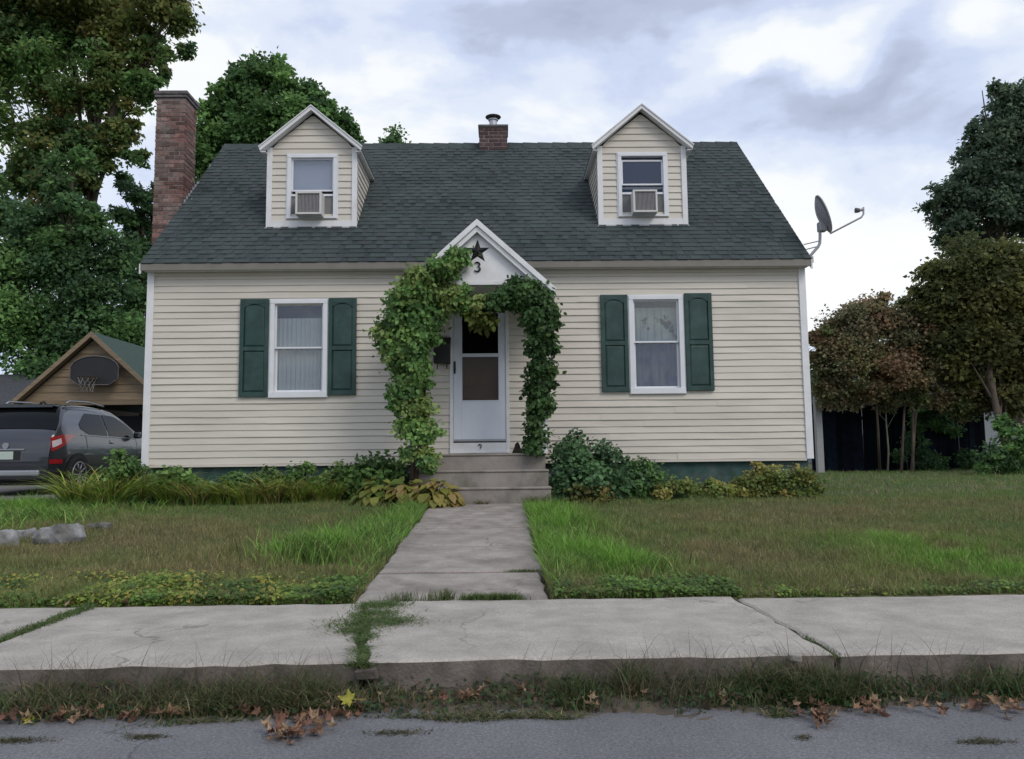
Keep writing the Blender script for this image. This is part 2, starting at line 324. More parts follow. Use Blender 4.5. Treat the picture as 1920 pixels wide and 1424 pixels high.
def blades(name, pos, h, w, lean, az, cols, mtl, parent=None, seg=2):
    n = len(pos); faz = RNG.random(n)*2*pi; wd = np.stack([np.cos(faz), np.sin(faz), np.zeros(n)], 1)
    ld = np.stack([np.cos(az), np.sin(az), np.zeros(n)], 1); rows = []
    for i in range(seg+1):
        t = i/seg; cz = h*(t - .35*lean*t*t*t); c = pos + ld*(h*lean*t*t)[:, None]; c = c + np.stack([0*cz, 0*cz, cz], 1)
        ww = w*(1-t**1.6)*(.6+.4*min(1, t*4))
        if i < seg: rows += [c-wd*ww[:, None]*.5, c+wd*ww[:, None]*.5]
        else: rows += [c]
    k = len(rows); V = np.stack(rows, 1).reshape(-1, 3); b = (np.arange(n)*k)[:, None]
    Fq = np.concatenate([b+np.array([[2*i, 2*i+1, 2*i+3, 2*i+2]]) for i in range(seg-1)]) if seg > 1 else np.zeros((0, 4), int)
    Ft = b+np.array([[2*seg-2, 2*seg-1, 2*seg]])
    return np_mesh(name, V, [Fq, Ft], np.repeat(cols, k, axis=0), mtl, parent)

# ================================================================== GROUND
def grid_mesh(name, xs, ys, zf, mtl, kind='structure', smooth=True):
    X, Y = np.meshgrid(xs, ys); Z = zf(X, Y); V = np.stack([X, Y, Z], -1).reshape(-1, 3); nx, ny = len(xs), len(ys)
    i = (np.arange(ny-1)[:, None]*nx+np.arange(nx-1)[None]).ravel()
    o = np_mesh(name, V, [np.stack([i, i+1, i+nx+1, i+nx], 1)], None, mtl, None, smooth); return tag(o, kind=kind)
xs = np.concatenate([[-900, -300, -100, -40], np.arange(-24, 24.1, .4), [40, 100, 300, 900]])
ys = np.concatenate([[-900, -300, -60, -20, -6.3, -6.2, 3.42, 4.70, 4.86], np.arange(5.1, 26, .3), [32, 45, 80, 200, 500, 1500]])
def gz(X, Y):
    z = lawn_z(X, Y); z = np.where((X > -1.3) & (X < .7) & (Y < 10.1), z-.07, z); z = np.where(Y < 4.75, -.16, z); z = np.where(Y < -6.25, .0, z); return z
ground = grid_mesh('ground', xs, ys, gz, M['lawn'])
road = grid_mesh('road', np.array([-300, -60, -20, -5, 0, 5, 20, 60, 300.]), np.array([-6.2, 0, 2.5, 3.40]), lambda X, Y: -.118+0*X, M['asphalt'])
# soil heaped in the gutter between the road and the kerb, with an uneven edge
xs = np.arange(-9, 9.01, .045)
def gut(X, Y):
    t = (Y-3.06)/.35
    z = -.140 + .055*t + .008*np.sin(X*7.1+2*np.sin(X*2.3))*np.sin(Y*19) + .007*np.sin(X*17+Y*31) + .008*np.sin(X*1.9+.4)+.006*np.sin(X*43+Y*70)
    return z
grid_mesh('gutter_soil', xs, np.linspace(3.03, 3.415, 12), gut, M['soil'])
# driveway on the left
xs = np.linspace(-13.2, -6.3, 24); ys = np.linspace(9.5, 19.2, 24)
grid_mesh('driveway', xs, ys, lambda X, Y: lawn_z(X, Y)+.012, M['drive'])
# pavement: concrete slabs with a kerb face, joints between
def rough_slab(poly_top, z0, z1, mtl, name, parent, mats=None, jag=.008, seg=.12, seed=0):
    # poly_top: four corners (x, y, z) counter-clockwise; edges subdivided and slightly jagged
    rnd = random.Random(seed); pts = []
    for i in range(4):
        a = Vector(poly_top[i]); b = Vector(poly_top[(i+1) % 4]); n = max(2, int((b-a).length/seg)); nn = Vector((b.y-a.y, a.x-b.x, 0)).normalized()
        for k in range(n):
            p = a.lerp(b, k/n)
            if k: p = p + nn*rnd.uniform(-jag, jag)
            pts.append(p)
    n = len(pts); ctr = sum(pts, Vector())/n; vs = []; fs = []; mi = []
    for p in pts: vs.append(p + (ctr-p).normalized()*.02 + Vector((0, 0, 0)))
    for p in pts: vs.append(p + (ctr-p).normalized()*.004 - Vector((0, 0, .009+rnd.uniform(0, .004))))
    for p in pts: vs.append(Vector((p.x, p.y, z0)))
    mb = MB(); mb.add(vs, [tuple(range(n))], 0)
    mb.f += [(i, i+n, (i+1) % n+n, (i+1) % n) for i in range(n)]; mb.m += [0]*n
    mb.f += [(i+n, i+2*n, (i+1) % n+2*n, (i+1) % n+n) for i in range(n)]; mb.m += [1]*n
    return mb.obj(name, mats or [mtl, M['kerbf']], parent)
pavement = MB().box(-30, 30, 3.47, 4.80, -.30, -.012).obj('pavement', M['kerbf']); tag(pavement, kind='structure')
jx = [(-13.2, -13.2), (-10.9, -10.9), (-8.6, -8.6), (-6.4, -6.4), (-4.45, -4.45), (-2.50, -2.46), (-.83, -.60), (1.43, 1.44), (3.62, 3.60), (5.8, 5.8), (8, 8), (10.2, 10.2)]
for i in range(len(jx)-1):
    (bl, fl), (br, fr) = jx[i], jx[i+1]; tl = random.uniform(-.006, .008)
    lz = .0 + (.010 if i == 6 else 0)
    rough_slab([(fl+.012, 3.41, .028+tl+lz), (fr-.012, 3.41, .030+tl+lz), (br-.012, 4.84, .006+lz), (bl+.012, 4.84, .004+lz)], -.2, 0, M['concrete'], 'slab', pavement, jag=.017, seed=i)
# garden walk of concrete slabs
walk = MB().box(-.85, .25, 4.9, 9.93, -.25, -.02).obj('garden_walk', M['kerbf']); tag(walk, kind='structure')
wy = [4.87, 5.71, 6.80, 7.86, 8.90, 9.94]
def wz(y): return .022+.0449*(y-4.83)
for i in range(5):
    y0, y1 = wy[i]+.008, wy[i+1]-.008; dx = random.uniform(-.01, .01); dz = (-.012, .004, .010, .018, .022)[i]; xl = -.90+.0*i
    rough_slab([(xl+dx, y0, wz(y0)+dz), (.30+dx, y0, wz(y0)+dz+random.uniform(-.006, .006)), (.275+dx, y1, wz(y1)+dz), (xl+dx, y1, wz(y1)+dz)], -.1, 0, M['walk'], 'slab', walk, [M['walk'], M['walk']], .012, seed=40+i)

# ================================================================== HOUSE
house = empty('house', (-.31, 11.3, .25))
tag(house, 'small beige clapboard cottage with dark green roof, two dormers and white gabled porch hood', 'house')
HI = Matrix.Translation(Vector((.31, -11.3, -.25)))
bpy.context.view_layer.update()
def hchild(o, parent=house):
    o.parent = parent
    if parent is house: o.matrix_parent_inverse = HI
    return o
XL, XR, YF, YB = -5.17, 4.55, 11.30, 17.40
EZ, EY, SL = 3.72, 11.12, .96           # eave height, eave line, slope
RY = 14.35; RZ = EZ+(RY-EY)*SL
def roofz(y): return EZ+(y-EY)*SL
ZB = .79
def H_(mb, name, mats, **k): return hchild(mb.obj(name, mats, **k))
# foundation and hidden wall core
H_(MB().box(XL+.05, XR-.05, YF+.04, YB-.04, -.1, ZB+.03), 'foundation', M['found'])
core = MB().box(XL+.02, XR-.02, YF+.13, YB-.02, ZB, EZ-.05); H_(core, 'wall', M['darkroom'])
# clapboards
def lap(x0t, x1t, x0b, x1b, z, h, Y, proud=.0165, seg=.45, wob=.004, seed=0, dirx=True):
    n = max(1, int(abs(x1b-x0b)/seg)); mb = MB(); vs = []
    for i in range(n+1):
        t = i/n; xt = x0t+(x1t-x0t)*t; xb = x0b+(x1b-x0b)*t
        w1 = noise.noise(Vector((xb*.9, z*2.2, seed)))*wob*2.2; w2 = noise.noise(Vector((xb*1.4, z*3.1, seed+9)))*wob*1.8
        vs += [(xt, Y-.003, z+h+.004), (xb, Y-proud-w1, z+.004+w2), (xb, Y-proud-w1+.004, z-.003+w2), (xb, Y+.002, z-.003+w2)]
    fs = []
    for i in range(n):
        b = i*4
        for k in range(3): fs.append((b+k, b+k+1, b+k+5, b+k+4))
    return mb.add(vs, fs)
ROWS = 30; RH = (EZ-.015-ZB)/ROWS
OPEN = [(-3.37, -2.53, 1.76, 3.19), (1.91, 2.71, 1.76, 3.20), (-.74, .13, .92, 3.12)]
for r in range(ROWS):
    z = ZB+r*RH; zc = z+RH/2; cuts = sorted((a+.03, b-.03) for a, b, c, d in OPEN if c+.02 < zc < d-.02); x = XL+.09; spans = []
    for a, b in cuts: spans.append((x, a)); x = b
    spans.append((x, XR-.09))
    jr = random.Random(r*13+1)
    for k, (a, b) in enumerate(spans):
        cut = [a, b]
        if b-a > 2.2 and jr.random() < .8: j = jr.uniform(a+.6, b-.6); cut = [a, j, b]
        for q in range(len(cut)-1): hchild(lap(cut[q]-(.012 if q else 0), cut[q+1], cut[q]-(.012 if q else 0), cut[q+1], z, RH, YF-.0025*q, seed=r+q*31).obj('clapboard', M['siding'], smooth=False))
# side gables as lapped siding
for X, sgn in ((XL, -1), (XR, 1)):
    mb = MB(); z = ZB
    while z < RZ-.15:
        y0 = YF if z < EZ-.1 else EY+(z-EZ)/SL+.12; y1 = 2*RY-y0+.02*0 if z >= EZ-.1 else YB
        z1 = z+RH; vs = [(X+sgn*.002, y0, z1), (X+sgn*.02, y0, z), (X, y0, z), (X+sgn*.002, y1, z1), (X+sgn*.02, y1, z), (X, y1, z)]
        mb.add(vs, [(0, 1, 4, 3), (1, 2, 5, 4)]); z += RH
    H_(mb, 'gable_siding', M['siding'])
H_(MB().prism([(XL, EZ-.1), (XR, EZ-.1), (XR, EZ), (XL, EZ)], YB-.03, YB), 'rear_wall', M['siding'])
core2 = MB().xprism([(EY+.2, EZ-.05), (2*RY-EY-.2, EZ-.05), (RY, RZ-.15)], XL+.03, XR-.03); H_(core2, 'attic', M['siding'])
for X, sg in ((XL, 1), (XR, -1)):
    H_(MB().box(min(X, X+sg*.09)-(.012 if sg > 0 else 0), max(X, X+sg*.09)+(.012 if sg < 0 else 0), YF-.034, YF+.10, ZB-.01, EZ-.07), 'corner_trim', M['trim'], bevel=.004)
H_(MB().box(XL+.09, XR-.09, YF-.030, YF, ZB-.035, ZB-.004), 'starter_strip', M['siding'])
# eave: fascia, drip edge, soffit
H_(MB().box(XL-.05, XR+.05, EY-.01, EY+.02, EZ-.115, EZ-.012), 'fascia', M['gutter'], bevel=.004)
H_(MB().box(XL-.03, XR+.03, EY+.02, YF-.001, EZ-.105, EZ-.085), 'soffit', M['trim'])
H_(MB().box(XL+.09, XR-.09, YF-.028, YF-.001, EZ-.16, EZ-.106), 'frieze_board', M['siding'])
# roof deck, rear slope
def slab2(x0, x1, y0, z0, y1, z1, th): return MB().xprism([(y0, z0-th), (y1, z1-th), (y1, z1), (y0, z0)], x0, x1)
H_(slab2(XL-.04, XR+.04, EY, EZ-.004, RY, RZ-.004, .09), 'roof_deck', M['shingle'])
H_(slab2(XL-.04, XR+.04, RY, RZ-.004, 2*RY-EY, EZ-.004, .09), 'rear_roof', M['shingle'])
for X in (XL-.065, XR+.04):
    H_(slab2(X, X+.025, EY-.01, EZ-.02, RY, RZ-.012, .14), 'rake_board', M['trim'])
for o in house.children:
    if o.name.startswith(('roof_deck', 'rear_roof')): colour_attr(o.data, np.tile([.045, .062, .060], (8, 1)))
# shingle strips
COURSE = .128; NC = int(sqrt((RY-EY)**2+(RZ-EZ)**2)/COURSE)
sd = Vector((0, RY-EY, RZ-EZ)).normalized(); sn = Vector((0, -sd.z, sd.y))
TONES = [(.036, .049, .050), (.039, .052, .053), (.040, .057, .053), (.044, .053, .058), (.032, .044, .046), (.045, .059, .058)]
def shingle_geo(mb, cols, x0, x1, rnd, origin):
    # one laminated strip with its backing and random raised tabs; origin is the lower edge centre on the roof plane
    def slab(a, b, l0, l1, t0, t1, c):
        vs = []
        for s_, t in ((l0, t0), (l1, t1)):
            for x in (a, b):
                for hh in (0, t): vs.append(tuple(origin+Vector((x, 0, 0))+sd*s_+sn*(hh+(.0005 if hh == 0 else 0))))
        # order: (l0,a,0),(l0,a,t),(l0,b,0),(l0,b,t),(l1,a,0),(l1,a,t),(l1,b,0),(l1,b,t)
        mb.add(vs, [(0, 2, 3, 1), (1, 3, 7, 5), (0, 1, 5, 4), (2, 6, 7, 3)]); cols.extend([c]*8)
    c0 = random_tone(rnd, .8); slab(x0+.001, x1-.001, 0, COURSE+.03, .010, .003, c0)
    x = x0+rnd.uniform(.0, .08)
    while x < x1-.08:
        w = rnd.uniform(.10, .28); e = min(x+w, x1-.004); slab(x, e, -.004+rnd.uniform(-.002, .002), COURSE-.004, .017, .008, random_tone(rnd, 1.08)); x = e+rnd.uniform(.05, .17)
def random_tone(rnd, k): c = rnd.choice(TONES); g = k*.93*rnd.uniform(.9, 1.12); return (c[0]*g, c[1]*g, c[2]*g)
variants = []
for v in range(14):
    rnd = random.Random(v); mb = MB(); cols = []; shingle_geo(mb, cols, -.5, .5, rnd, Vector()); me = mb.mesh('shingle', M['shingle']); colour_attr(me, np.array(cols)); variants.append(me)
stuff = MB(); scols = []; cnt = 0; x_min, x_max = XL-.055, XR+.055
rnd = random.Random(99)
for c in range(NC):
    off = (c*.37) % 1.0; x = x_min - off
    while x < x_max-.01:
        a, b = max(x, x_min), min(x+1, x_max); org = Vector(((a+b)/2, EY-.012, EZ-.012))+sd*(c*COURSE)
        if b-a > .03:
            if b-a > .985 and cnt < 298:
                o = link('shingle', rnd.choice(variants)); o.location = org; hchild(o); cnt += 1
            elif cnt < 298 and b-a > .25:
                mb = MB(); cl_ = []; shingle_geo(mb, cl_, -(b-a)/2, (b-a)/2, rnd, Vector()); me = mb.mesh('shingle', M['shingle']); colour_attr(me, np.array(cl_)); o = link('shingle', me); o.location = org; hchild(o); cnt += 1
            else: shingle_geo(stuff, scols, -(b-a)/2, (b-a)/2, rnd, org)
        x += 1
o = stuff.obj('shingle_field', M['shingle']); colour_attr(o.data, np.array(scols)); hchild(o); tag(o, kind='stuff')
# ridge cap shingles
x = x_min; ccap = 0
while x < x_max-.05:
    e = min(x+.30, x_max); mb = MB(); t = .018
    mb.add([(x, RY-.14, RZ-.135), (e, RY-.14, RZ-.145), (e, RY, RZ-.002), (x, RY, RZ+.010), (x, RY+.14, RZ-.135), (e, RY+.14, RZ-.145),
            (x, RY-.14, RZ-.155)], [(0, 1, 2, 3), (3, 2, 5, 4)])
    for i in range(len(mb.v)): mb.v[i] = (mb.v[i][0], mb.v[i][1], mb.v[i][2]+t)
    o = mb.obj('ridge_cap', M['shingle']); colour_attr(o.data, np.tile(random_tone(rnd, .95), (7, 1))); hchild(o); x += .285

# windows -------------------------------------------------------------
def window(x0, x1, z0, z1, Y, zmid, parent_house=True, casing=.065, top_glass='glass', bot_glass='glass', name='window', sillh=.085, bottom_sash=True, lowered=False):
    mb = MB(); p = -.040
    # casing (four pieces), J-channel lip round it and jambs going in
    mb.box(x0, x0+casing, Y+p, Y+.10, z0+sillh, z1-casing*.8); mb.box(x1-casing, x1, Y+p, Y+.10, z0+sillh, z1-casing*.8)
    mb.box(x0, x1, Y+p-.003, Y+.10, z1-casing*.8, z1); mb.box(x0-.004, x1+.004, Y+p-.012, Y+.10, z0, z0+sillh)
    mb.box(x0-.018, x0, Y-.028, Y+.01, z0-.01, z1+.012); mb.box(x1, x1+.018, Y-.028, Y+.01, z0-.01, z1+.012)
    mb.box(x0-.018, x1+.018, Y-.032, Y+.01, z1+.0005, z1+.020)
    w = mb.obj(name, M['vinyl'], bevel=.003); hchild(w)
    def sash(a, b, c, d, yy, rail, gm):
        m2 = MB(); m2.box(a, a+rail, yy, yy+.03, c, d); m2.box(b-rail, b, yy, yy+.03, c, d); m2.box(a+rail, b-rail, yy+.001, yy+.029, c, c+rail); m2.box(a+rail, b-rail, yy+.001, yy+.029, d-rail, d)
        s_ = m2.obj('sash', M['vinyl'], bevel=.002); s_.parent = w
        g = MB().box(a+rail-.004, b-rail+.004, yy+.012, yy+.016, c+rail-.004, d-rail+.004).obj('pane', M[gm]); g.parent = w
    tz0, tz1 = (zmid-.016, z1-casing*.8) if not lowered else (zmid+.055, z1-casing*.8-.055)
    sash(x0+casing, x1-casing, tz0, tz1, Y+.000, .024, top_glass)
    if lowered: g2 = MB().box(x0+casing, x1-casing, Y+.045, Y+.049, zmid, z1-casing*.8).obj('pane', M['glass']); g2.parent = w
    if bottom_sash: sash(x0+casing+.002, x1-casing-.002, z0+sillh, zmid+.018, Y+.034, .030, bot_glass)
    return w
zmL = at(565, 652, 11.3).z; zmR = at(1230, 641, 11.3).z
window(-3.37, -2.53, 1.745, 3.185, YF, zmL)
window(1.91, 2.715, 1.75, 3.205, YF, zmR)
def curtain(name, x0, x1, z0, z1, Y, mtl, label, pleats=9, amp=.012, group=None, gap=None, skew=None):
    n = 90; mb = MB(); vs = []
    for i in range(n+1):
        t = i/n; x = x0+(x1-x0)*t; yy = Y+amp*sin(t*pleats*2*pi)+amp*.5*sin(t*pleats*3.7*pi+1)
        zt = z1; zb = z0 if not skew else z0+skew(t)
        vs += [(x, yy, zb), (x, yy*.5+Y*.5, zt)]
    mb.add(vs, [(2*i, 2*i+2, 2*i+3, 2*i+1) for i in range(n)]); o = mb.obj(name, M[mtl], smooth=True); return tag(o, label, 'curtain', group)
curtain('curtain', -3.31, -2.59, 1.80, zmL+.45, YF+.088, 'curtain', 'pale pleated sheer curtain filling the window left of the porch', 11, .011)
curtain('curtain', 1.97, 2.66, zmR-.02, 3.05, YF+.088, 'curtain2', 'pale blotched curtain in the upper half of the window right of the porch', 7, .010, skew=lambda t: .0)
curtain('curtain', 1.97, 2.66, 1.80, zmR-.01, YF+.110, 'curtaindk', 'dusky grey curtain with dark folds in the lower half of the right window', 6, .012)
o = MB().box(2.49, 2.65, YF+.090, YF+.105, 1.84, 2.02).obj('cloth', M['bluecloth']); tag(o, 'small dark blue cloth in the lower right corner of the right window', 'cloth')
# shutters (raised edges, two recessed panels each, arched top panel)
def shutter(x0, x1, z0, z1, zm):
    Y = YF-.055; mb = MB(); r = .058
    mb.box(x0, x0+r, Y, YF-.015, z0, z1); mb.box(x1-r, x1, Y, YF-.015, z0, z1)
    mb.box(x0+r, x1-r, Y+.001, YF-.016, z0, z0+.07); mb.box(x0+r, x1-r, Y+.001, YF-.016, zm-.03, zm+.03); mb.box(x0+r, x1-r, Y+.001, YF-.016, z1-.07, z1)
    # arch at the top of the upper panel
    n = 8; pts = [(x0+r, z1-.0705)] + [(x0+r+(x1-x0-2*r)*k/n, z1-.075-.055*(abs(2*k/n-1)**2.2)) for k in range(n+1)] + [(x1-r, z1-.0705)]
    mb.prism(pts[::-1][1:-1]+[(x0+r, z1-.07), (x1-r, z1-.07)][::1], Y+.002, YF-.018)
    s = mb.obj('shutter', M['green'], bevel=.003); hchild(s)
    for a, b in ((z0+.07, zm-.03), (zm+.03, z1-.07)):
        q = MB(); xa, xb = x0+r, x1-r; yy = Y+.022; e = .028; yo = Y+.010
        q.add([(xa, yy, a), (xb, yy, a), (xb, yy, b), (xa, yy, b), (xa+e, yo, a+e), (xb-e, yo, a+e), (xb-e, yo, b-e), (xa+e, yo, b-e)],
              [(0, 1, 5, 4), (1, 2, 6, 5), (2, 3, 7, 6), (3, 0, 4, 7), (4, 5, 6, 7)])
        p = q.obj('panel', M['green']); p.parent = s
shutter(-3.805, -3.385, 1.760, 3.200, 2.465); shutter(-2.515, -2.105, 1.775, 3.205, 2.465)
shutter(1.490, 1.893, 1.785, 3.225, 2.50); shutter(2.735, 3.140, 1.790, 3.240, 2.50)

# dormers -------------------------------------------------------------
def dormer(xc, blind):
    hw = .705; Y = 11.93; z0 = roofz(Y)-.02; ze = 5.755; zp = 6.345; yb = EY+(ze-EZ)/SL
    body = MB()
    body.add([(xc-hw+.02, Y+.13, z0), (xc+hw-.02, Y+.13, z0), (xc+hw-.02, Y+.13, ze), (xc, Y+.13, zp-.03), (xc-hw+.02, Y+.13, ze)], [(0, 1, 2, 3, 4)])
    d = hchild(body.obj('dormer', M['darkroom']))
    def D(mb, name, mats, **k): o = mb.obj(name, mats, **k); o.parent = d; return o
    wx0, wx1 = xc-.385, xc+.395; wz0 = z0+.16; wz1 = ze-.11
    # front boards
    rows = 13; rh = (ze-z0-.10)/11; z = z0+.10; r = 0
    while z < zp-.12:
        def lim(zz): return hw-.07 if zz <= ze+.0 else max((zp-zz)/(zp-ze)*(hw+.02)-.05, .012)
        lb, lt = lim(z), lim(z+rh); zc = z+rh/2
        if wz0 < zc < wz1: sp = [(-lb, wx0-xc+.02, -lt), (wx1-xc-.02, lb, lt)]
        else: sp = [None]
        if sp[0] is None: D(lap(xc-lt, xc+lt, xc-lb, xc+lb, z, rh, Y, .018, .4, .002, r), 'clapboard', M['siding'])
        else:
            D(lap(xc-lt, wx0+.02, xc-lb, wx0+.02, z, rh, Y, .018, .4, .002, r), 'clapboard', M['siding']); D(lap(wx1-.02, xc+lt, wx1-.02, xc+lb, z, rh, Y, .018, .4, .002, r), 'clapboard', M['siding'])
        z += rh; r += 1
    # cheeks with lapped boards
    for sg in (-1, 1):
        mb = MB(); z = z0+.02; X = xc+sg*hw
        while z < ze-.02:
            y1 = EY+(z+.04-EZ)/SL+.05; zt = min(z+rh, ze+.02); mb.add([(X, Y, zt), (X+sg*.015, Y, z), (X, Y, z), (X, y1+.1, zt), (X+sg*.015, y1+.1, z), (X, y1+.1, z)], [(0, 1, 4, 3), (1, 2, 5, 4)]); z += rh
        D(mb, 'cheek_siding', M['siding'])
        D(MB().box(min(X, X-sg*.07)-.006, max(X, X-sg*.07)+.006, Y-.035, Y+.06, z0-.02, ze+.01), 'corner_trim', M['trim'], bevel=.003)
    D(MB().box(xc-hw+.0755, xc+hw-.0755, Y-.032, Y, z0-.015, z0+.10), 'apron_board', M['trim'], bevel=.003)
    D(MB().box(xc-hw-.02, xc+hw+.02, Y-.055, Y-.036, z0-.045, z0-.016), 'flashing', M['trim'])
    # roof: two slabs, soffit returns, rake boards
    ex = hw+.085; ez = ze-.085; yf = Y-.13; yr = EY+(zp+.06-EZ)/SL+.05; ye = EY+(ez-EZ)/SL+.02
    for sg in (-1, 1):
        mb = MB(); t = .05; P = [(xc, yf, zp+.06), (xc+sg*ex, yf, ez+.06), (xc+sg*ex, ye+.03, ez+.06), (xc, yr, zp+.06)]
        q = [(p[0], p[1], p[2]-t) for p in P]; mb.add(P+q, [(0, 1, 2, 3), (7, 6, 5, 4), (0, 4, 5, 1), (1, 5, 6, 2)])
        o = D(mb, 'dormer_roof', M['shingle']); colour_attr(o.data, np.tile([.05, .065, .066], (8, 1)))
        # rake board: layered
        pr = MB(); pr.prism([(xc, zp+.052), (xc, zp-.012), (xc+sg*(ex+.0), ez-.002), (xc+sg*(ex+.012), ez+.055)][::(1 if sg < 0 else -1)], yf-.025, yf-.002)
        pr.prism([(xc, zp+.068), (xc, zp+.05), (xc+sg*(ex+.018), ez+.050), (xc+sg*(ex+.022), ez+.068)][::(1 if sg < 0 else -1)], yf-.04, yf+.0)
        D(pr, 'rake_board', M['trim'])
        so_ = MB(); so_.add([(xc, yf, zp-.0), (xc+sg*ex, yf, ez-.0), (xc+sg*ex, Y, ez-.0), (xc, Y, zp-.0)], [(0, 1, 2, 3)]); D(so_, 'soffit', M['trim'])
        D(MB().box(min(xc+sg*hw, xc+sg*ex), max(xc+sg*hw, xc+sg*ex), yf, ye, ez-.015, ez-.002), 'eave_soffit', M['trim'])
    zm = z0+.60
    w = window(wx0, wx1, wz0-.03, wz1, Y, zm, True, .058, 'glass' if blind else 'glassdk', 'glass', 'dormer_window', .03, False, not blind)
    return xc, Y, z0, zm, wx0, wx1, wz0, wz1
dl = dormer(-2.945, True); dr = dormer(2.285, False)
for q, nm, adj, bl in ((dl, 'left', 'bigger-faced', True), (dr, 'right', '', False)):
    xc, Y, z0, zm, wx0, wx1, wz0, wz1 = q
    if bl:
        o = MB().box(wx0+.06, wx1-.06, Y+.060, Y+.070, zm, wz1-.05).obj('curtain', M['shade']); tag(o, 'drawn lavender grey shade behind the left dormer window', 'curtain')
    else:
        mb = MB(); z = wz1-.06
        o = MB(); 
        for k in range(4): o.box(wx0+.06, wx1-.06, Y+.050, Y+.066, wz1-.085-k*.022, wz1-.070-k*.022)
        o.box(wx0+.06, wx1-.06, Y+.048, Y+.07, wz1-.155-.02, wz1-.155); o = o.obj('curtain', M['shade']); tag(o, 'raised pale blind at the top of the right dormer window', 'curtain')
    ac = empty('air_conditioner', (xc, Y, z0+.14)); tag(ac, 'boxy grey air conditioner in the %s' % ('left dormer window under a drawn shade' if bl else 'right dormer window under dark blue glass'), 'air conditioner', 'window air conditioners')
    a0, a1 = (-.20, .20) if bl else (-.19, .19); za, zb = .0, .36
    def A(mb, name, mt, **k): o = mb.obj(name, mt, **k); o.parent = ac; return o
    mb = MB(); t = .03; mb.box(a0, a0+t, -.24, .08, za, zb); mb.box(a1-t, a1, -.24, .08, za, zb); mb.box(a0+t, a1-t, -.239, .08, za, za+t); mb.box(a0+t, a1-t, -.239, .08, zb-t, zb); mb.box(a0+t, a1-t, -.15, .08, za+t, zb-t)
    A(mb, 'case', M['acmetal'], bevel=.004)
    mb = MB()
    for k in range(16): mb.box(a0+t+.004+k*(a1-a0-2*t)/16, a0+t+.004+k*(a1-a0-2*t)/16+.010, -.222, -.16, za+t, zb-t)
    mb.box(a0+t, a1-t, -.20, -.151, za+t+.001, zb-t-.001); A(mb, 'grille', M['acgrille'])
    for s0, s1 in ((wx0-xc+.06, a0-.002), (a1+.002, wx1-xc-.06)):
        mb = MB(); n = 8
        for k in range(n): xa = s0+(s1-s0)*k/n; xb = s0+(s1-s0)*(k+1)/n; mb.add([(xa, .015, za-.0), ((xa+xb)/2, .0, za), (xb, .015, za), (xa, .015, zb), ((xa+xb)/2, .0, zb), (xb, .015, zb)], [(0, 1, 4, 3), (1, 2, 5, 4)])
        mb.box(s0, s1, .02, .03, za, zb+.02); A(mb, 'side_panel', M['accordion'])
    mb = MB().box(wx0-xc+.058, wx1-xc-.058, -.012, .03, zb+.001, zb+.035); A(mb, 'top_rail', M['vinyl'], bevel=.003)
    hchild(MB().box(wx0+.05, wx1-.05, Y+.075, Y+.09, wz0-.02, wz1).obj('room_backing', M['darkroom'] if bl else M['bluebacking']))

# porch hood -----------------------------------------------------------
PX = -.30; PF = 10.30; PZ = 4.075; PHW = 1.05; PT = 3.12
hood = MB(); psl = (PZ-PT)/PHW
for sg in (-1, 1):
    P = [(PX, PF+.02, PZ), (PX+sg*PHW, PF+.02, PT), (PX+sg*PHW, YF-.02, PT), (PX+sg*(PZ-EZ+.1)/psl, YF-.02, EZ-.1), (PX+sg*(PZ-EZ)/psl, EY+.0, EZ+.0), (PX, EY+(PZ-EZ)/SL+.05, PZ)]
    q = [(p[0], p[1], p[2]-.07) for p in P]; n = len(P); hood.add(P+q, [tuple(range(n)), tuple(range(2*n-1, n-1, -1))]+[(i, i+n, (i+1) % n+n, (i+1) % n) for i in range(n)])
ph = hchild(hood.obj('porch_hood', M['shingle'])); colour_attr(ph.data, np.tile([.05, .065, .062], (len(ph.data.vertices), 1)))
def PHc(mb, name, mt, **k): o = mb.obj(name, mt, **k); o.parent = ph; return o
for sg in (-1, 1):
    st = 1 if sg < 0 else -1
    PHc(MB().prism([(PX, PZ+.015), (PX, PZ-.075), (PX+sg*PHW, PT-.075), (PX+sg*(PHW+.02), PT+.0)][::st], PF-.025, PF+.018), 'rake_board', M['trim'], bevel=.003)
    PHc(MB().prism([(PX, PZ-.078), (PX, PZ-.160), (PX+sg*(PHW-.03), PT-.135), (PX+sg*(PHW), PT-.078)][::st], PF+.005, PF+.05), 'rake_board', M['trim'], bevel=.003)
    # eave fascia along the side
    PHc(MB().box(PX+sg*PHW-.012 - (.0 if sg > 0 else .0), PX+sg*PHW+.012, PF+.03, YF-.03, PT-.10, PT-.0), 'side_fascia', M['trim'])
PB = 3.25
PHc(MB().prism([(PX-.92, PB), (PX+.92, PB), (PX+.86, PB+.03), (PX, PZ-.13), (PX-.86, PB+.03)], PF+.085, PF+.12), 'pediment', M['trim'])
PHc(MB().box(PX-.92, PX+.92, PF+.075, PF+.13, PB-.055, PB-.002), 'beam', M['trim'], bevel=.004)
PHc(MB().box(PX-.92, PX+.92, PF+.131, YF-.03, PB-.03, PB-.01), 'ceiling', M['trim'])
for x in (PX-.92, PX+.84): PHc(MB().box(x, x+.08, PF+.075, PF+.155, .90, PB-.057), 'post', M['trim'], bevel=.004)
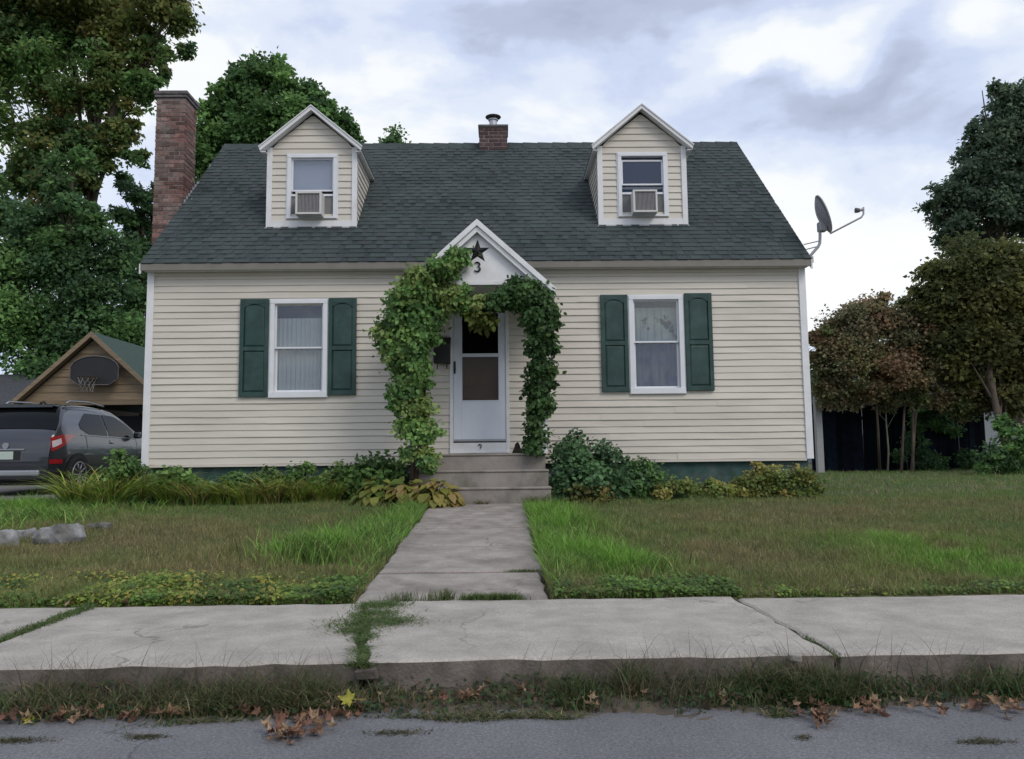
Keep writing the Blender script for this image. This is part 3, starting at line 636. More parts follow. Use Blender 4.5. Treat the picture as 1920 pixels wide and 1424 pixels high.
# star and house number
mb = MB(); R, r_ = .17, .068; cx_, cz_ = PX+.005, 3.66; ring = []
for k in range(10): an = pi/2+k*pi/5; rr = R if k % 2 == 0 else r_; ring.append((cx_+rr*cos(an), PF+.083, cz_+rr*sin(an)))
mb.add([(cx_, PF+.045, cz_)]+ring, [(0, 1+(k+1) % 10, 1+k) for k in range(10)]+[tuple(range(1, 11))])
tag(mb.obj('wall_star', M['black']), 'black five-pointed metal star on the white porch gable', 'star ornament')
mb = MB(); arc = []
for k in range(9): an = radians(150-k*30); arc.append((cx_-.008+.034*cos(an), PF+.072, 3.475+.031*sin(an)))
arc = [p for p in arc if not (p[0] < cx_-.03 and p[2] < 3.46)]
up_ = [(cx_-.008+.036*cos(radians(t)), PF+.072, 3.479+.030*sin(radians(t))) for t in range(160, -81, -20)]
lo_ = [(cx_-.008+.040*cos(radians(t)), PF+.072, 3.416+.034*sin(radians(t))) for t in range(80, -161, -20)]
mb.tube(up_, [.005+.007*sin(pi*i/(len(up_)-1)) for i in range(len(up_))], 6); mb.tube(lo_, [.005+.009*sin(pi*i/(len(lo_)-1)) for i in range(len(lo_))], 6)
tag(mb.obj('house_number', M['black'], smooth=True), 'black house number 3 below the star on the porch gable', 'house number')

# door -----------------------------------------------------------------
mb = MB(); dx0, dx1 = -.74, .13
mb.box(dx0, dx0+.05, YF-.045, YF+.10, .93, 3.12); mb.box(dx1-.05, dx1, YF-.045, YF+.10, .93, 3.12); mb.box(dx0+.05, dx1-.05, YF-.044, YF+.10, 3.06, 3.12)
df = hchild(mb.obj('door_frame', M['trim'], bevel=.004))
hchild(MB().box(dx0+.05, dx1-.05, YF-.040, YF+.10, .915, 1.062).obj('threshold_board', M['trim'], bevel=.004))
hchild(MB().box(dx0-.0, dx1, YF-.075, YF-.046, .910, .935).obj('door_sill', M['trim'], bevel=.004))
# storm door with two panes and a solid kick panel
g0, g1 = at(865, 660, 11.3).x, at(936, 660, 11.3).x; zk = at(900, 753, 11.3).z; zmd = at(900, 667, 11.3).z; zt = 2.98
mb = MB(); a, b = dx0+.053, dx1-.053; y0, y1 = YF-.030, YF+.004
mb.box(a, g0, y0, y1, 1.085, 3.05); mb.box(g1, b, y0, y1, 1.085, 3.05); mb.box(g0, g1, y0+.001, y1, 1.085, zk); mb.box(g0, g1, y0+.001, y1, zt, 3.05); mb.box(g0, g1, y0+.004, y1, zmd-.010, zmd+.012)
door = hchild(mb.obj('door', M['door'], bevel=.003))
for z0_, z1_ in ((zk, zmd-.010), (zmd+.012, zt)):
    o = MB().box(g0, g1, y0+.016, y0+.020, z0_, z1_).obj('pane', M['glassdoor'] if z0_ < 2 else M['glassup']); o.parent = door
    o = MB(); e = .014; o.box(g0, g0+e, y0-.004, y0, z0_, z1_); o.box(g1-e, g1, y0-.004, y0, z0_, z1_); o.box(g0+e, g1-e, y0-.004, y0, z0_, z0_+e); o.box(g0+e, g1-e, y0-.004, y0, z1_-e, z1_); o = o.obj('pane_moulding', M['door']); o.parent = door
o = MB().box(a+.01, b-.01, y0-.006, y0, 1.085, 1.115).obj('bottom_sweep', M['silver']); o.parent = door
hz = at(853, 690, 11.3); mb = MB(); mb.box(hz.x-.014, hz.x+.014, y0-.014, y0, hz.z-.09, hz.z+.09); mb.tube([(hz.x, y0-.01, hz.z+.05), (hz.x, y0-.05, hz.z+.03), (hz.x+.0, y0-.05, hz.z-.03), (hz.x, y0-.01, hz.z-.05)], .009, 6)
o = mb.obj('handle', M['black']); o.parent = door
mid = mat('inner_door', (.46, .40, .36), .6, .08, 4)
o = hchild(MB().box(dx0+.05, dx1-.05, YF+.060, YF+.095, 1.03, 3.06).obj('inner_door', mid))
for z0_, z1_ in ((1.2, 1.75), (1.9, 2.4), (2.52, 2.95)):
    for xa in (dx0+.14, dx0+.46):
        q = MB().box(xa, xa+.26, YF+.050, YF+.0595, z0_, z1_).obj('panel', mid, bevel=.006); q.parent = o
# hook mark on the threshold board
hp = at(900, 838, 11.25); mb = MB(); mb.tube([(hp.x-.025, 11.25, hp.z+.02), (hp.x-.005, 11.235, hp.z+.035), (hp.x+.018, 11.235, hp.z+.025), (hp.x+.018, 11.235, hp.z), (hp.x+.002, 11.235, hp.z-.025)], .008, 6)
tag(mb.obj('hook', M['stemdk'], smooth=True), 'small dark curved hook on the white board under the storm door', 'hook')
# mailbox
mbx = empty('mailbox', (-.845, YF-.03, 2.25)); tag(mbx, 'black metal wall mailbox left of the front door', 'mailbox')
mb = MB().xprism([(-.14, -.03), (.0, -.03), (.0, .34), (-.05, .34), (-.14, .27)], -.12, .12); o = mb.obj('box', M['black'], bevel=.006); o.parent = mbx
mb = MB().xprism([(-.155, .262), (-.14, .262), (-.045, .344), (.002, .344), (.002, .356), (-.05, .356)], -.128, .128); o = mb.obj('lid', M['black'], bevel=.003); o.parent = mbx
mb = MB()
for x in (-.07, .07): mb.tube([(x, -.03, -.02), (x, -.06, -.10), (x, -.10, -.115), (x, -.12, -.08)], .006, 6)
o = mb.obj('newspaper_hook', M['black']); o.parent = mbx

# front steps ------------------------------------------------------------
fs = empty('front_steps', (-.30, 10.6, .25)); tag(fs, 'worn concrete front steps and landing below the porch', 'steps')
FI = Matrix.Translation(Vector((.30, -10.6, -.25)))
for i, (y, z, x0, x1) in enumerate(((10.50, .905, -1.20, .60), (10.22, .690, -1.20, .62), (9.95, .475, -1.20, .635))):
    yb = 11.255 if i == 0 else (10.498 if i == 1 else 10.218)
    mb = MB().box(x0, x1, y, yb, -.05, z-.03); mb.box(x0-.008, x1+.008, y-.014, yb, z-.0295, z)
    o = mb.obj('step', M['step'], bevel=.010); o.parent = fs; o.matrix_parent_inverse = FI
og = at(970, 838, 10.75); mb = MB(); mb.tube([(og.x, 10.75, .906), (og.x, 10.75, .93), (og.x, 10.75, .98), (og.x, 10.75, 1.03), (og.x+.006, 10.75, 1.055)], [.075, .07, .045, .03, .012], 10)
tag(mb.obj('garden_ornament', M['stemdk'], smooth=True), 'small dark brown tapered ornament on the landing beside the door', 'ornament')

# brick chimneys ---------------------------------------------------------
def chimney(x0, x1, y0, y1, z0, z1, mt, limit_z, name='chimney', stuff_below=True, seed=0):
    core = hchild(MB().box(x0+.006, x1-.006, y0+.006, y1-.006, z0, z1).obj(name, M['mortar'])); rnd = random.Random(seed)
    ch = .0735; bh = .058; n = int((z1-z0)/ch); low = MB(); nparts = 0; meshes = {}
    def brick(xa, xb, ya, yb, zz, hi):
        if hi:
            key = (round(xb-xa, 3), round(yb-ya, 3))
            if key not in meshes:
                w, d = (xb-xa)/2, (yb-ya)/2; meshes[key] = [MB().box(-w+rnd.uniform(0, .003), w, -d, d-rnd.uniform(0, .003), 0, bh-rnd.uniform(0, .003)).mesh('brick', mt) for _ in range(3)]
            o = link('brick', rnd.choice(meshes[key]), core); o.location = ((xa+xb)/2+rnd.uniform(-.004, .004), (ya+yb)/2+rnd.uniform(-.005, .004), zz); o.rotation_euler = (0, 0, rnd.uniform(-.01, .01))
        else: low.box(xa, xb, ya, yb, zz, zz+bh)
    dpt = .095
    for c in range(n):
        z = z0+.01+c*ch; hi = z > limit_z; g = .011
        odd = c % 2
        # front and back rows
        for yy in (y0, y1-dpt):
            L = x1-x0; k = 3; bw = (L-(k-1)*g)/k if not odd else None
            if not odd:
                for i in range(k): brick(x0+i*(bw+g), x0+i*(bw+g)+bw, yy, yy+dpt, z, hi)
            else:
                h2 = (L-3*g)/6; xs_ = [h2, 2*h2, 2*h2, h2]; x = x0
                for w in xs_: brick(x, x+w, yy, yy+dpt, z, hi); x += w+g
        # sides
        for xx in (x0, x1-dpt):
            L = y1-y0-2*dpt-2*g; k = 2 if L > .3 else 1; bw = (L-(k-1)*g)/k
            for i in range(k): brick(xx, xx+dpt, y0+dpt+g+i*(bw+g), y0+dpt+g+i*(bw+g)+bw, z, hi)
    if low.v: o = low.obj('lower_bricks', mt); o.parent = core; tag(o, kind='stuff')
    return core
ch = chimney(-5.72, -5.235, 12.55, 13.02, .1, 6.90, M['brick'], 4.5, seed=3)
o = MB().box(-5.745, -5.21, 12.525, 13.045, 6.905, 6.955).box(-5.76, -5.195, 12.51, 13.06, 6.957, 7.02).obj('cap', M['cap'], bevel=.012); o.parent = ch
for i in range(7):      # stepped flashing where the roof edge meets the brickwork
    y = 12.50+i*.085; z = roofz(y)
    hchild(MB().add([(-5.196, y, z-.02), (-5.196, y+.12, z+.06), (-5.196, y+.12, z+.13), (-5.196, y, z+.09), (-5.12, y, z+.012), (-5.12, y+.12, z+.012+.115)], [(0, 1, 2, 3), (0, 4, 5, 1)]).obj('flashing', M['flash']))
rc = at(925, 260, 14.3)
ch2 = chimney(rc.x-.265, rc.x+.265, 14.10, 14.60, 6.45, 7.045, M['brickdk'], 6.0, seed=5)
o = MB().box(rc.x-.285, rc.x+.285, 14.08, 14.62, 7.046, 7.095).obj('cap', M['cap'], bevel=.012); o.parent = ch2
o = MB().tube([(rc.x, 14.35, 7.09), (rc.x, 14.35, 7.28), (rc.x, 14.35, 7.281), (rc.x, 14.35, 7.30)], [.075, .075, .095, .095], 16).obj('flue_pipe', M['galv'], smooth=False); o.parent = ch2
mb = MB(); mb.tube([(rc.x, 14.35, 7.345), (rc.x, 14.35, 7.355), (rc.x, 14.35, 7.39)], [.15, .15, .02], 16)
for k in range(4): an = k*pi/2+.4; mb.tube([(rc.x+.08*cos(an), 14.35+.08*sin(an), 7.28), (rc.x+.11*cos(an), 14.35+.11*sin(an), 7.35)], .006, 4)
o = mb.obj('flue_cap', M['cap']); o.parent = ch2

# satellite dish -----------------------------------------------------------
YD = 11.2
sat = empty('satellite_dish', tuple(at(1516, 484, YD))); sat.location = at(1516, 484, YD); tag(sat, 'grey satellite dish on a bent mast at the right roof corner', 'satellite dish')
SI = Matrix.Translation(-sat.location)
def SD(mb, name, mt='dish', **k): o = mb.obj(name, M[mt], **k); o.parent = sat; o.matrix_parent_inverse = SI; return o
P = lambda px, py, y=YD: tuple(at(px, py, y))
SD(MB().tube([P(1514, 486), P(1521, 478), P(1534, 463), P(1537, 457), P(1537.5, 448), P(1537.5, 432)], .022, 10), 'mast', smooth=True)
SD(MB().box(*(lambda q: (q.x-.06, q.x+.07, YD-.06, YD+.07, q.z-.07, q.z+.03))(at(1514, 486, YD))), 'foot', bevel=.01)
SD(MB().tube([P(1537, 452), P(1507, 459, 11.35)], .008, 6), 'strut'); SD(MB().tube([P(1535, 462), P(1512, 468, 11.3)], .008, 6), 'strut')
mb = MB(); q = at(1543, 424, YD); mb.box(q.x-.075, q.x+.045, YD-.06, YD+.06, q.z-.09, q.z+.06); SD(mb, 'bracket', bevel=.02)
# reflector: shallow dish seen edge on, facing right
t0 = at(1531, 367, YD); t1 = at(1559, 435, YD); cc = (t0+t1)/2; ax = (t0-t1).normalized(); nrm = Vector((ax.z, 0, -ax.x)); R = (t0-t1).length/2
if nrm.x < 0: nrm = -nrm
side = Vector((0, 1, 0)); fwd = (nrm*.97+Vector((0, -.22, 0))).normalized(); side = ax.cross(fwd).normalized()
mb = MB(); vs = []; fsx = []; NR, NA = 5, 28
for layer, off in ((0, 0), (1, .014)):
    for i in range(NR+1):
        rr = R*i/NR
        for k in range(NA): an = 2*pi*k/NA; vs.append(tuple(cc+ax*rr*cos(an)+side*rr*sin(an)*.92-fwd*((1-(i/NR)**2)*.085+off)))
for layer in (0, 1):
    b = layer*(NR+1)*NA
    for i in range(NR):
        for k in range(NA): q4 = (b+i*NA+k, b+i*NA+(k+1) % NA, b+(i+1)*NA+(k+1) % NA, b+(i+1)*NA+k); fsx.append(q4 if layer else q4[::-1])
for k in range(NA): fsx.append((NR*NA+k, NR*NA+(k+1) % NA, (2*NR+1)*NA+(k+1) % NA, (2*NR+1)*NA+k))
mb.add(vs, fsx); SD(mb, 'reflector', smooth=True)
SD(MB().tube([P(1551, 428), P(1557, 438), P(1615, 408), P(1619, 402), P(1619, 389)], .014, 8), 'arm', smooth=True)
SD(MB().tube([P(1619, 393), P(1611, 395)], .022, 8), 'receiver'); SD(MB().tube([P(1611, 395), P(1604, 395)], [.032, .04], 10), 'feed_horn', 'cap')

# ================================================================== GARAGE and backdrop buildings
YG = 19.0; g = at(180, 627, YG); gx, gzp = g.x, g.z; ge = at(35, 752, YG); ghw = gx-ge.x; gze = ge.z; GD = 6.0
gar = empty('garage', (gx, YG, .25)); tag(gar, 'tan wooden garage with pointed gable and green roof behind the parked car', 'garage')
GI = Matrix.Translation(Vector((-gx, -YG, -.25)))
def G(mb, name, mt, **k): o = mb.obj(name, mt, **k); o.parent = gar; o.matrix_parent_inverse = GI; return o
z = gze; bh = .19; wl_ = ghw-.12; r = 0
gsl = (gzp-gze)/ghw
while z < gzp-.10:
    a = max((gzp-.04-z)/gsl-.10, .03); b = max((gzp-.04-z-bh)/gsl-.10, .01); a, b = min(a, wl_), min(b, wl_)
    G(lap(gx-b, gx+b, gx-a, gx+a, z, bh, YG, .02, 1.0, .002, r), 'board', M['wood']); z += bh; r += 1
G(MB().prism([(gx-wl_, gze-.1), (gx+wl_, gze-.1), (gx+wl_, gze), (gx, gzp-.08), (gx-wl_, gze)], YG+.02, YG+.1), 'gable_wall', M['wood'])
for s0, s1 in ((-wl_, -1.28), (1.28, wl_)):
    z = .2
    while z < gze-.02: G(lap(gx+s0, gx+s1, gx+s0, gx+s1, z, bh, YG, .02, 2, .002, 3), 'board', M['wood']); z += bh
    G(MB().box(gx+s0, gx+s1, YG+.005, YG+.1, .1, gze-.1), 'front_wall', M['wood'])
G(MB().box(gx-wl_, gx+wl_, YG-.028, YG+.1, gze-.12, gze-.002), 'header_board', M['wood'])
G(MB().box(gx-wl_, gx-wl_+.08, YG+.1, YG+GD, .1, gze).box(gx+wl_-.08, gx+wl_, YG+.1, YG+GD, .1, gze).box(gx-wl_, gx+wl_, YG+GD-.08, YG+GD, .1, gze), 'side_wall', M['wood'])
G(MB().box(gx-1.27, gx+1.27, YG+.9, YG+.95, .1, gze-.35), 'interior_shade_sheet', M['darkroom'])  # near-black sheet stands for the shade inside the open garage
for sg in (-1, 1):
    Pq = [(gx, YG-.22, gzp+.03), (gx+sg*(ghw+.0), YG-.22, gze+.0), (gx+sg*(ghw), YG+GD+.2, gze), (gx, YG+GD+.2, gzp+.03)]
    mb = MB(); mb.add(Pq+[(p[0], p[1], p[2]-.08) for p in Pq], [(0, 1, 2, 3), (7, 6, 5, 4), (0, 4, 5, 1), (1, 5, 6, 2), (2, 6, 7, 3)]); rf = G(mb, 'roof', M['greenroof'])
    mb = MB(); mb.prism([(gx, gzp+.035), (gx, gzp-.10), (gx+sg*ghw, gze-.11), (gx+sg*(ghw+.01), gze+.005)][::(1 if sg < 0 else -1)], YG-.245, YG-.222); G(mb, 'rake_board', M['wood'])
    so_ = MB(); so_.add([(gx, YG-.22, gzp-.055), (gx+sg*ghw, YG-.22, gze-.085), (gx+sg*ghw, YG, gze-.085), (gx, YG, gzp-.055)], [(0, 1, 2, 3)]); G(so_, 'soffit', M['wood'])
# basketball hoop
c = at(176, 694, YG-.3); bb = empty('basketball_hoop', (c.x, YG-.25, c.z)); tag(bb, 'black fan-shaped basketball backboard with rim on the garage gable', 'basketball hoop')
mb = MB(); hw_, n = .575, 10; pts = [(-hw_, -.22), (-.36, -.36), (.36, -.36), (hw_, -.22), (hw_, .06)] + [(hw_*cos(t)*.99, .06+.28*sin(t)) for t in np.linspace(.12, pi-.12, n)] + [(-hw_, .06)]
mb.prism(pts, -.02, .02); o = mb.obj('backboard', M['cartrim'], bevel=.008); o.parent = bb
mb = MB(); rp = [(x*1.0, -.03, z_) for x, z_ in pts]; mb.tube(rp+[rp[0]], .012, 5); o = mb.obj('rim_trim', M['cap']); o.parent = bb
mb = MB(); mb.tube([(.22*cos(t), -.33+.22*sin(t), -.20) for t in np.linspace(0, 2*pi, 21)], .010, 6, caps=False); mb.box(-.06, .06, -.13, -.02, -.24, -.16); o = mb.obj('rim', M['stemdk']); o.parent = bb
mb = MB(); NN = 10
for k in range(NN):
    t = 2*pi*k/NN; t2 = t+2*pi/NN*.9
    mb.tube([(.21*cos(t), -.33+.21*sin(t), -.205), (.16*cos(t2), -.33+.16*sin(t2), -.36), (.13*cos(t), -.33+.13*sin(t), -.55)], .006, 4)
o = mb.obj('net', M['gutter']); o.parent = bb
mb = MB(); mb.box(-.3, -.26, .02, .24, -.2, .1).box(.26, .3, .02, .24, -.2, .1); o = mb.obj('bracket', M['cartrim']); o.parent = bb
# neighbour's shed (dark roof far left) and pale house far right
sh = empty('shed', (-17.5, 24, .25)); tag(sh, 'low dark-roofed shed beyond the garage at the left edge', 'shed'); ShI = Matrix.Translation(Vector((17.5, -24, -.25)))
a = at(75, 692, 24); zr = a.z
mb = MB().xprism([(23.0, .1), (28, .1), (28, 1.9), (23, 1.9)], -21, -13.0); o = mb.obj('wall', M['greyroof']); o.parent = sh; o.matrix_parent_inverse = ShI
mb = MB().xprism([(22.6, 1.85), (25.5, zr), (28.4, 1.85), (28.4, 1.75), (22.6, 1.75)], -21.3, -12.7); o = mb.obj('roof', M['greyroof']); o.parent = sh; o.matrix_parent_inverse = ShI
nh = empty('neighbour_house', (24, 34, .3)); tag(nh, 'pale neighbouring house glimpsed through the trees behind the dark fence', 'house'); NI = Matrix.Translation(Vector((-24, -34, -.3)))
def NH(mb, name, mt): o = mb.obj(name, mt); o.parent = nh; o.matrix_parent_inverse = NI; return o
w_ = NH(MB().box(14.6, 29, 33, 41, 0, 3.2), 'wall', M['housepale'])
NH(MB().xprism([(32.4, 3.15), (37, 4.7), (41.6, 3.15), (41.6, 3.0), (32.4, 3.0)], 14.2, 29.4), 'roof', M['greyroof'])
for x in (16, 19, 22, 25):
    wn_ = NH(MB().box(x-.55, x+.55, 32.95, 33.02, 1.5, 2.9), 'window', M['vinyl']); q = MB().box(x-.45, x+.45, 32.93, 32.949, 1.6, 2.8).obj('pane', M['carglass']); q.parent = wn_
# fence -----------------------------------------------------------------
YFe = 22.0; xa, xb = at(1527, 800, YFe).x, at(1846, 800, YFe).x; zt_ = at(1690, 757, YFe).z
fe = empty('fence', ((xa+xb)/2, YFe, .3)); tag(fe, 'dark navy vertical plank fence at the back of the right lawn', 'fence'); FeI = Matrix.Translation(-fe.location)
bw = .150; nf = int((xb-xa)/(bw+.003)); pm = [MB().add([(-bw/2, -.012, 0), (bw/2, -.012, 0), (bw/2, .012, 0), (-bw/2, .012, 0), (-bw/2, -.012, h_), (bw/2, -.012, h_), (bw/2, .012, h_), (-bw/2, .012, h_), (0, -.012, h_+.06), (0, .012, h_+.06)],
     [(0, 1, 5, 8, 4), (3, 7, 9, 6, 2), (1, 2, 6, 5), (0, 4, 7, 3), (5, 6, 9, 8), (4, 8, 9, 7), (0, 3, 2, 1)]).mesh('plank', M['navy']) for h_ in (zt_-.24, zt_-.15, zt_-.30, zt_-.20)]
for i in range(nf):
    o = link('plank', random.choice(pm), fe); o.matrix_parent_inverse = FeI; o.location = (xa+(i+.5)*(bw+.003), YFe-(i%2)*.012+random.uniform(-.006, .006), .18); o.rotation_euler = (0, random.uniform(-.003, .003), 0)
for z in (.6, 1.75):
    o = MB().box(xa, xb, YFe+.03, YFe+.08, z, z+.09).obj('rail', M['navy'], fe); o.matrix_parent_inverse = FeI
for i in range(4):
    x = xa+(xb-xa)*i/3; o = MB().box(x-.05, x+.05, YFe+.081, YFe+.18, .1, zt_+.0).obj('post', M['navy'], fe); o.matrix_parent_inverse = FeI
# pale utility post by the house corner
mb = MB().box(*(lambda q: (q.x-.09, q.x+.09, 20.9, 21.05, .2, q.z))(at(1531, 745, 21))); tag(mb.obj('post', M['accordion'], bevel=.01), 'pale grey post between the house corner and the dark fence', 'post')

# ================================================================== CAR
car = empty('parked_car', (-8.73, 13.80, .262)); tag(car, 'graphite grey crossover parked nose-in before the garage, seen from behind', 'car')
def C(mb, name, mt, **k): o = mb.obj(name, mt, **k); o.parent = car; return o
Tk = [(0, .74), (.02, .86), (.05, .98), (.09, 1.08), (.16, 1.14), (.26, 1.26), (.38, 1.41), (.50, 1.53), (.62, 1.60), (.9, 1.645), (1.4, 1.665), (2.0, 1.65), (2.4, 1.60), (2.75, 1.46), (3.15, 1.22), (3.4, 1.07), (3.7, 1.02), (4.0, .95), (4.15, .85), (4.25, .70)]
def Tz(u):
    for (a, b), (c, d) in zip(Tk, Tk[1:]):
        if u <= c: t = (u-a)/(c-a); return b+(d-b)*t
    return Tk[-1][1]
def hwz(z):
    if z < .45: return .84+.05*(z-.3)/.15
    if z < .78: return .89+.01*(z-.45)/.33
    if z < 1.05: return .90-.045*((z-.78)/.27)**1.5
    return .855-.27*((z-1.05)/.6)**1.15
def plan(u):
    if u < .35: return 1-.17*((.35-u)/.35)**2.2
    if u > 3.4: return 1-.22*((u-3.4)/.85)**2
    return 1.
us = [0, .02, .05, .09, .16, .26, .38, .5, .62, .78, 1.0, 1.4, 1.8, 2.1, 2.4, 2.75, 3.0, 3.15, 3.4, 3.7, 3.9, 4.05, 4.15, 4.25]
vs = []; K = 12
def ringpts(u):
    T = Tz(u); zb = .30 if u > .05 else .34; pts = []
    for i in range(K): s_ = i/(K-1); z = zb+(T-.05-zb)*s_; pts.append((hwz(z)*plan(u), z))
    x = pts[-1][0]; pts += [(x*.93, T-.012), (x*.7, T+.008), (x*.35, T+.018), (0, T+.02)]
    return pts
rings = []
for u in us:
    p = ringpts(u); full = [(x, z) for x, z in p] + [(-x, z) for x, z in p[-2::-1]]; rings.append([(x, u, z) for x, z in full])
n = len(rings[0]); mb = MB(); vs = [q for r in rings for q in r]; fc = []
for i in range(len(rings)-1):
    for k in range(n-1): fc.append((i*n+k, i*n+k+1, (i+1)*n+k+1, (i+1)*n+k))
    fc.append((i*n+n-1, i*n, (i+1)*n, (i+1)*n+n-1))
fc.append(tuple(range(n-1, -1, -1))); fc.append(tuple((len(rings)-1)*n+k for k in range(n)))
mb.add(vs, fc); body = C(mb, 'body', M['paint'], smooth=True)
es = body.modifiers.new('edge', 'EDGE_SPLIT'); es.split_angle = radians(50)
def side_patch(poly, sg, off=.006, nu=10):
    # polygon given by lower and upper edge functions of u; conforms to the body side
    mb = MB(); vs = []; nz_ = 4
    (u0, u1, lo, hi) = poly
    for i in range(nu+1):
        u = u0+(u1-u0)*i/nu; a, b = lo(u), hi(u)
        for k in range(nz_+1): z = a+(b-a)*k/nz_; vs.append((sg*(hwz(z)*plan(u)+off), u, z))
    fs_ = []
    for i in range(nu):
        for k in range(nz_): q = (i*(nz_+1)+k, (i+1)*(nz_+1)+k, (i+1)*(nz_+1)+k+1, i*(nz_+1)+k+1); fs_.append(q if sg > 0 else q[::-1])
    return mb.add(vs, fs_)
def top_patch(u0, u1, fx, off=.008, nu=8, sp=.86):
    mb = MB(); vs = []
    for i in range(nu+1):
        u = u0+(u1-u0)*i/nu; T = Tz(u); x0 = hwz(T-.05)*plan(u)*sp*fx
        for k in range(9): s_ = k/4-1; x = x0*s_; vs.append((x, u-.004, T+.02-.030*abs(s_)**2.5+off))
    return mb.add(vs, [(i*9+k, i*9+k+1, (i+1)*9+k+1, (i+1)*9+k) for i in range(nu) for k in range(8)])
C(top_patch(.17, .56, 1.0, sp=.97), 'rear_window', M['carglass'], smooth=True)
C(top_patch(2.45, 3.30, 1.0), 'windscreen', M['carglass'], smooth=True)
def lerp_(a, b, t): return a+(b-a)*max(0, min(1, t))
C(MB().box(-.52, .52, .50, .70, 1.60, 1.625).add([(-.55, .43, 1.60), (.55, .43, 1.60), (.55, .66, 1.645), (-.55, .66, 1.645), (-.55, .43, 1.575), (.55, .43, 1.575), (.55, .66, 1.60), (-.55, .66, 1.60)], [(0, 1, 2, 3), (7, 6, 5, 4), (0, 4, 5, 1)]), 'spoiler', M['paint'])
for sg in (-1, 1):
    belt = lambda u: 1.09-.03*(u-.8)/2
    C(side_patch((.92, 1.86, lambda u: belt(u)+lerp_(.10, 0, (u-.92)/.25), lambda u: lerp_(1.28, 1.50, (u-.92)/.35)), sg), 'side_window', M['carglass'], smooth=True)
    C(side_patch((1.92, 2.98, belt, lambda u: min(1.50, Tz(u)-.115)), sg), 'side_window', M['carglass'], smooth=True)
    C(side_patch((.88, 3.05, lambda u: belt(u)-.022, lambda u: belt(u)-.004), sg, .009), 'belt_trim', M['silver'], smooth=True)
    tl = C(side_patch((.03, .62, lambda u: lerp_(.76, 1.01, (u-.03)/.5), lambda u: lerp_(1.00, 1.07, u/.25)), sg, .012), 'tail_lamp', M['tail'], smooth=True)
    q = side_patch((.045, .20, lambda u: lerp_(.83, .93, (u-.05)/.2), lambda u: lerp_(.93, 1.0, u/.2)), sg, .016).obj('lamp_lens', M['tailclear'], smooth=True); q.parent = tl
    C(side_patch((.02, .22, lambda u: .545, lambda u: .625), sg, .012), 'reflector', M['tail'], smooth=True)
    C(side_patch((.03, 4.1, lambda u: .30, lambda u: .40 if not (.3 < u < 1.1 or 3.0 < u < 3.8) else .42), sg, .010, 30), 'sill_cladding', M['cartrim'], smooth=True)
    C(MB().tube([(sg*.56, .85, 1.67), (sg*.57, .95, 1.715), (sg*.575, 1.6, 1.735), (sg*.56, 2.2, 1.69)], .018, 6), 'roof_rail', M['silver'], smooth=True)
    for wy_ in (.72, 3.40):
        mb = MB(); vs = []; na = 24
        for ring_, rr in enumerate((.30, .40)):
            for k in range(na+1): t = pi*1.12*k/na-pi*.06; u = wy_+rr*cos(t); z = .335+rr*sin(t); z = max(z, .30); vs.append((sg*(hwz(z)*plan(u)+.014), u, z))
        fsq = [(k, k+1, na+2+k, na+1+k) for k in range(na)]; mb.add(vs, fsq)
        C(mb, 'wheel_arch', M['cartrim'])
        mb = MB(); vs = [(sg*(.905), wy_+.345*cos(t), .335+.345*sin(t)) for t in np.linspace(0, 2*pi, 28)[:-1]]
        mb.add(vs, [tuple(range(27))]); C(mb, 'wheel_well', M['tyre'])
        wh = C(MB().tube([(sg*.70, wy_, .335), (sg*.72, wy_, .335), (sg*.90, wy_, .335), (sg*.925, wy_, .335), (sg*.922, wy_, .335)], [.30, .335, .335, .315, .235], 28), 'wheel', M['tyre'])
        mb = MB(); mb.tube([(sg*.926, wy_, .335), (sg*.932, wy_, .335)], [.055, .05], 12)
        for k in range(10):
            t = 2*pi*k/10; d1 = Vector((0, cos(t), sin(t))); mb.tube([Vector((sg*.924, wy_, .335))+d1*.04, Vector((sg*.926, wy_, .335))+d1*.225], [.018, .014], 5)
        ring_ = [(sg*.926, wy_+.232*cos(t), .335+.232*sin(t)) for t in np.linspace(0, 2*pi, 29)]; mb.tube(ring_, .014, 6, caps=False)
        q = mb.obj('rim', M['rim'], smooth=True); q.parent = wh
for sg in (-1, 1):
    for u_, za_, zb_ in ((1.89, .42, 1.50), (3.02, .42, 1.08), (1.02, .80, 1.12)): C(side_patch((u_, u_+.012, lambda u, a=za_: a, lambda u, b=zb_: b), sg, .004, 2), 'door_seam', M['cartrim'])
    C(side_patch((1.93, 2.12, lambda u: .93, lambda u: .955), sg, .03, 3), 'door_handle', M['silver'])
    C(MB().box(min(sg*.905, sg*1.04), max(sg*.905, sg*1.04), 2.80, 2.92, 1.04, 1.18), 'wing_mirror', M['paint'], bevel=.03)
C(MB().box(-.70, .70, -.006, .02, .575, .590), 'bumper_seam', M['cartrim'])
C(MB().box(-.27, .27, -.012, .012, .615, .78), 'plate_recess', M['cartrim'], bevel=.01)
C(MB().box(-.155, .155, -.022, -.013, .628, .768), 'licence_plate', M['plate'], bevel=.004)
C(MB().box(-.34, .34, -.015, .02, .79, .815), 'chrome_strip', M['silver'], bevel=.006)
C(MB().prism([(.055*cos(t), .87+.055*sin(t)) for t in np.linspace(0, 2*pi, 17)[:-1]], -.004, .03), 'emblem', M['silver'])
C(MB().box(-.62, .62, -.03, .10, .33, .44), 'rear_skid_plate', M['silver'], bevel=.03)
C(MB().box(-.74, .74, -.01, .10, .26, .34), 'lower_bumper', M['cartrim'], bevel=.03)
C(MB().box(-.80, .80, .1, 4.1, .17, .31), 'underbody', M['tyre'])
C(MB().tube([(0, 1.0, 1.68), (0, 1.08, 1.72), (0, 1.16, 1.685)], [.03, .02, .01], 6), 'antenna', M['cartrim'])

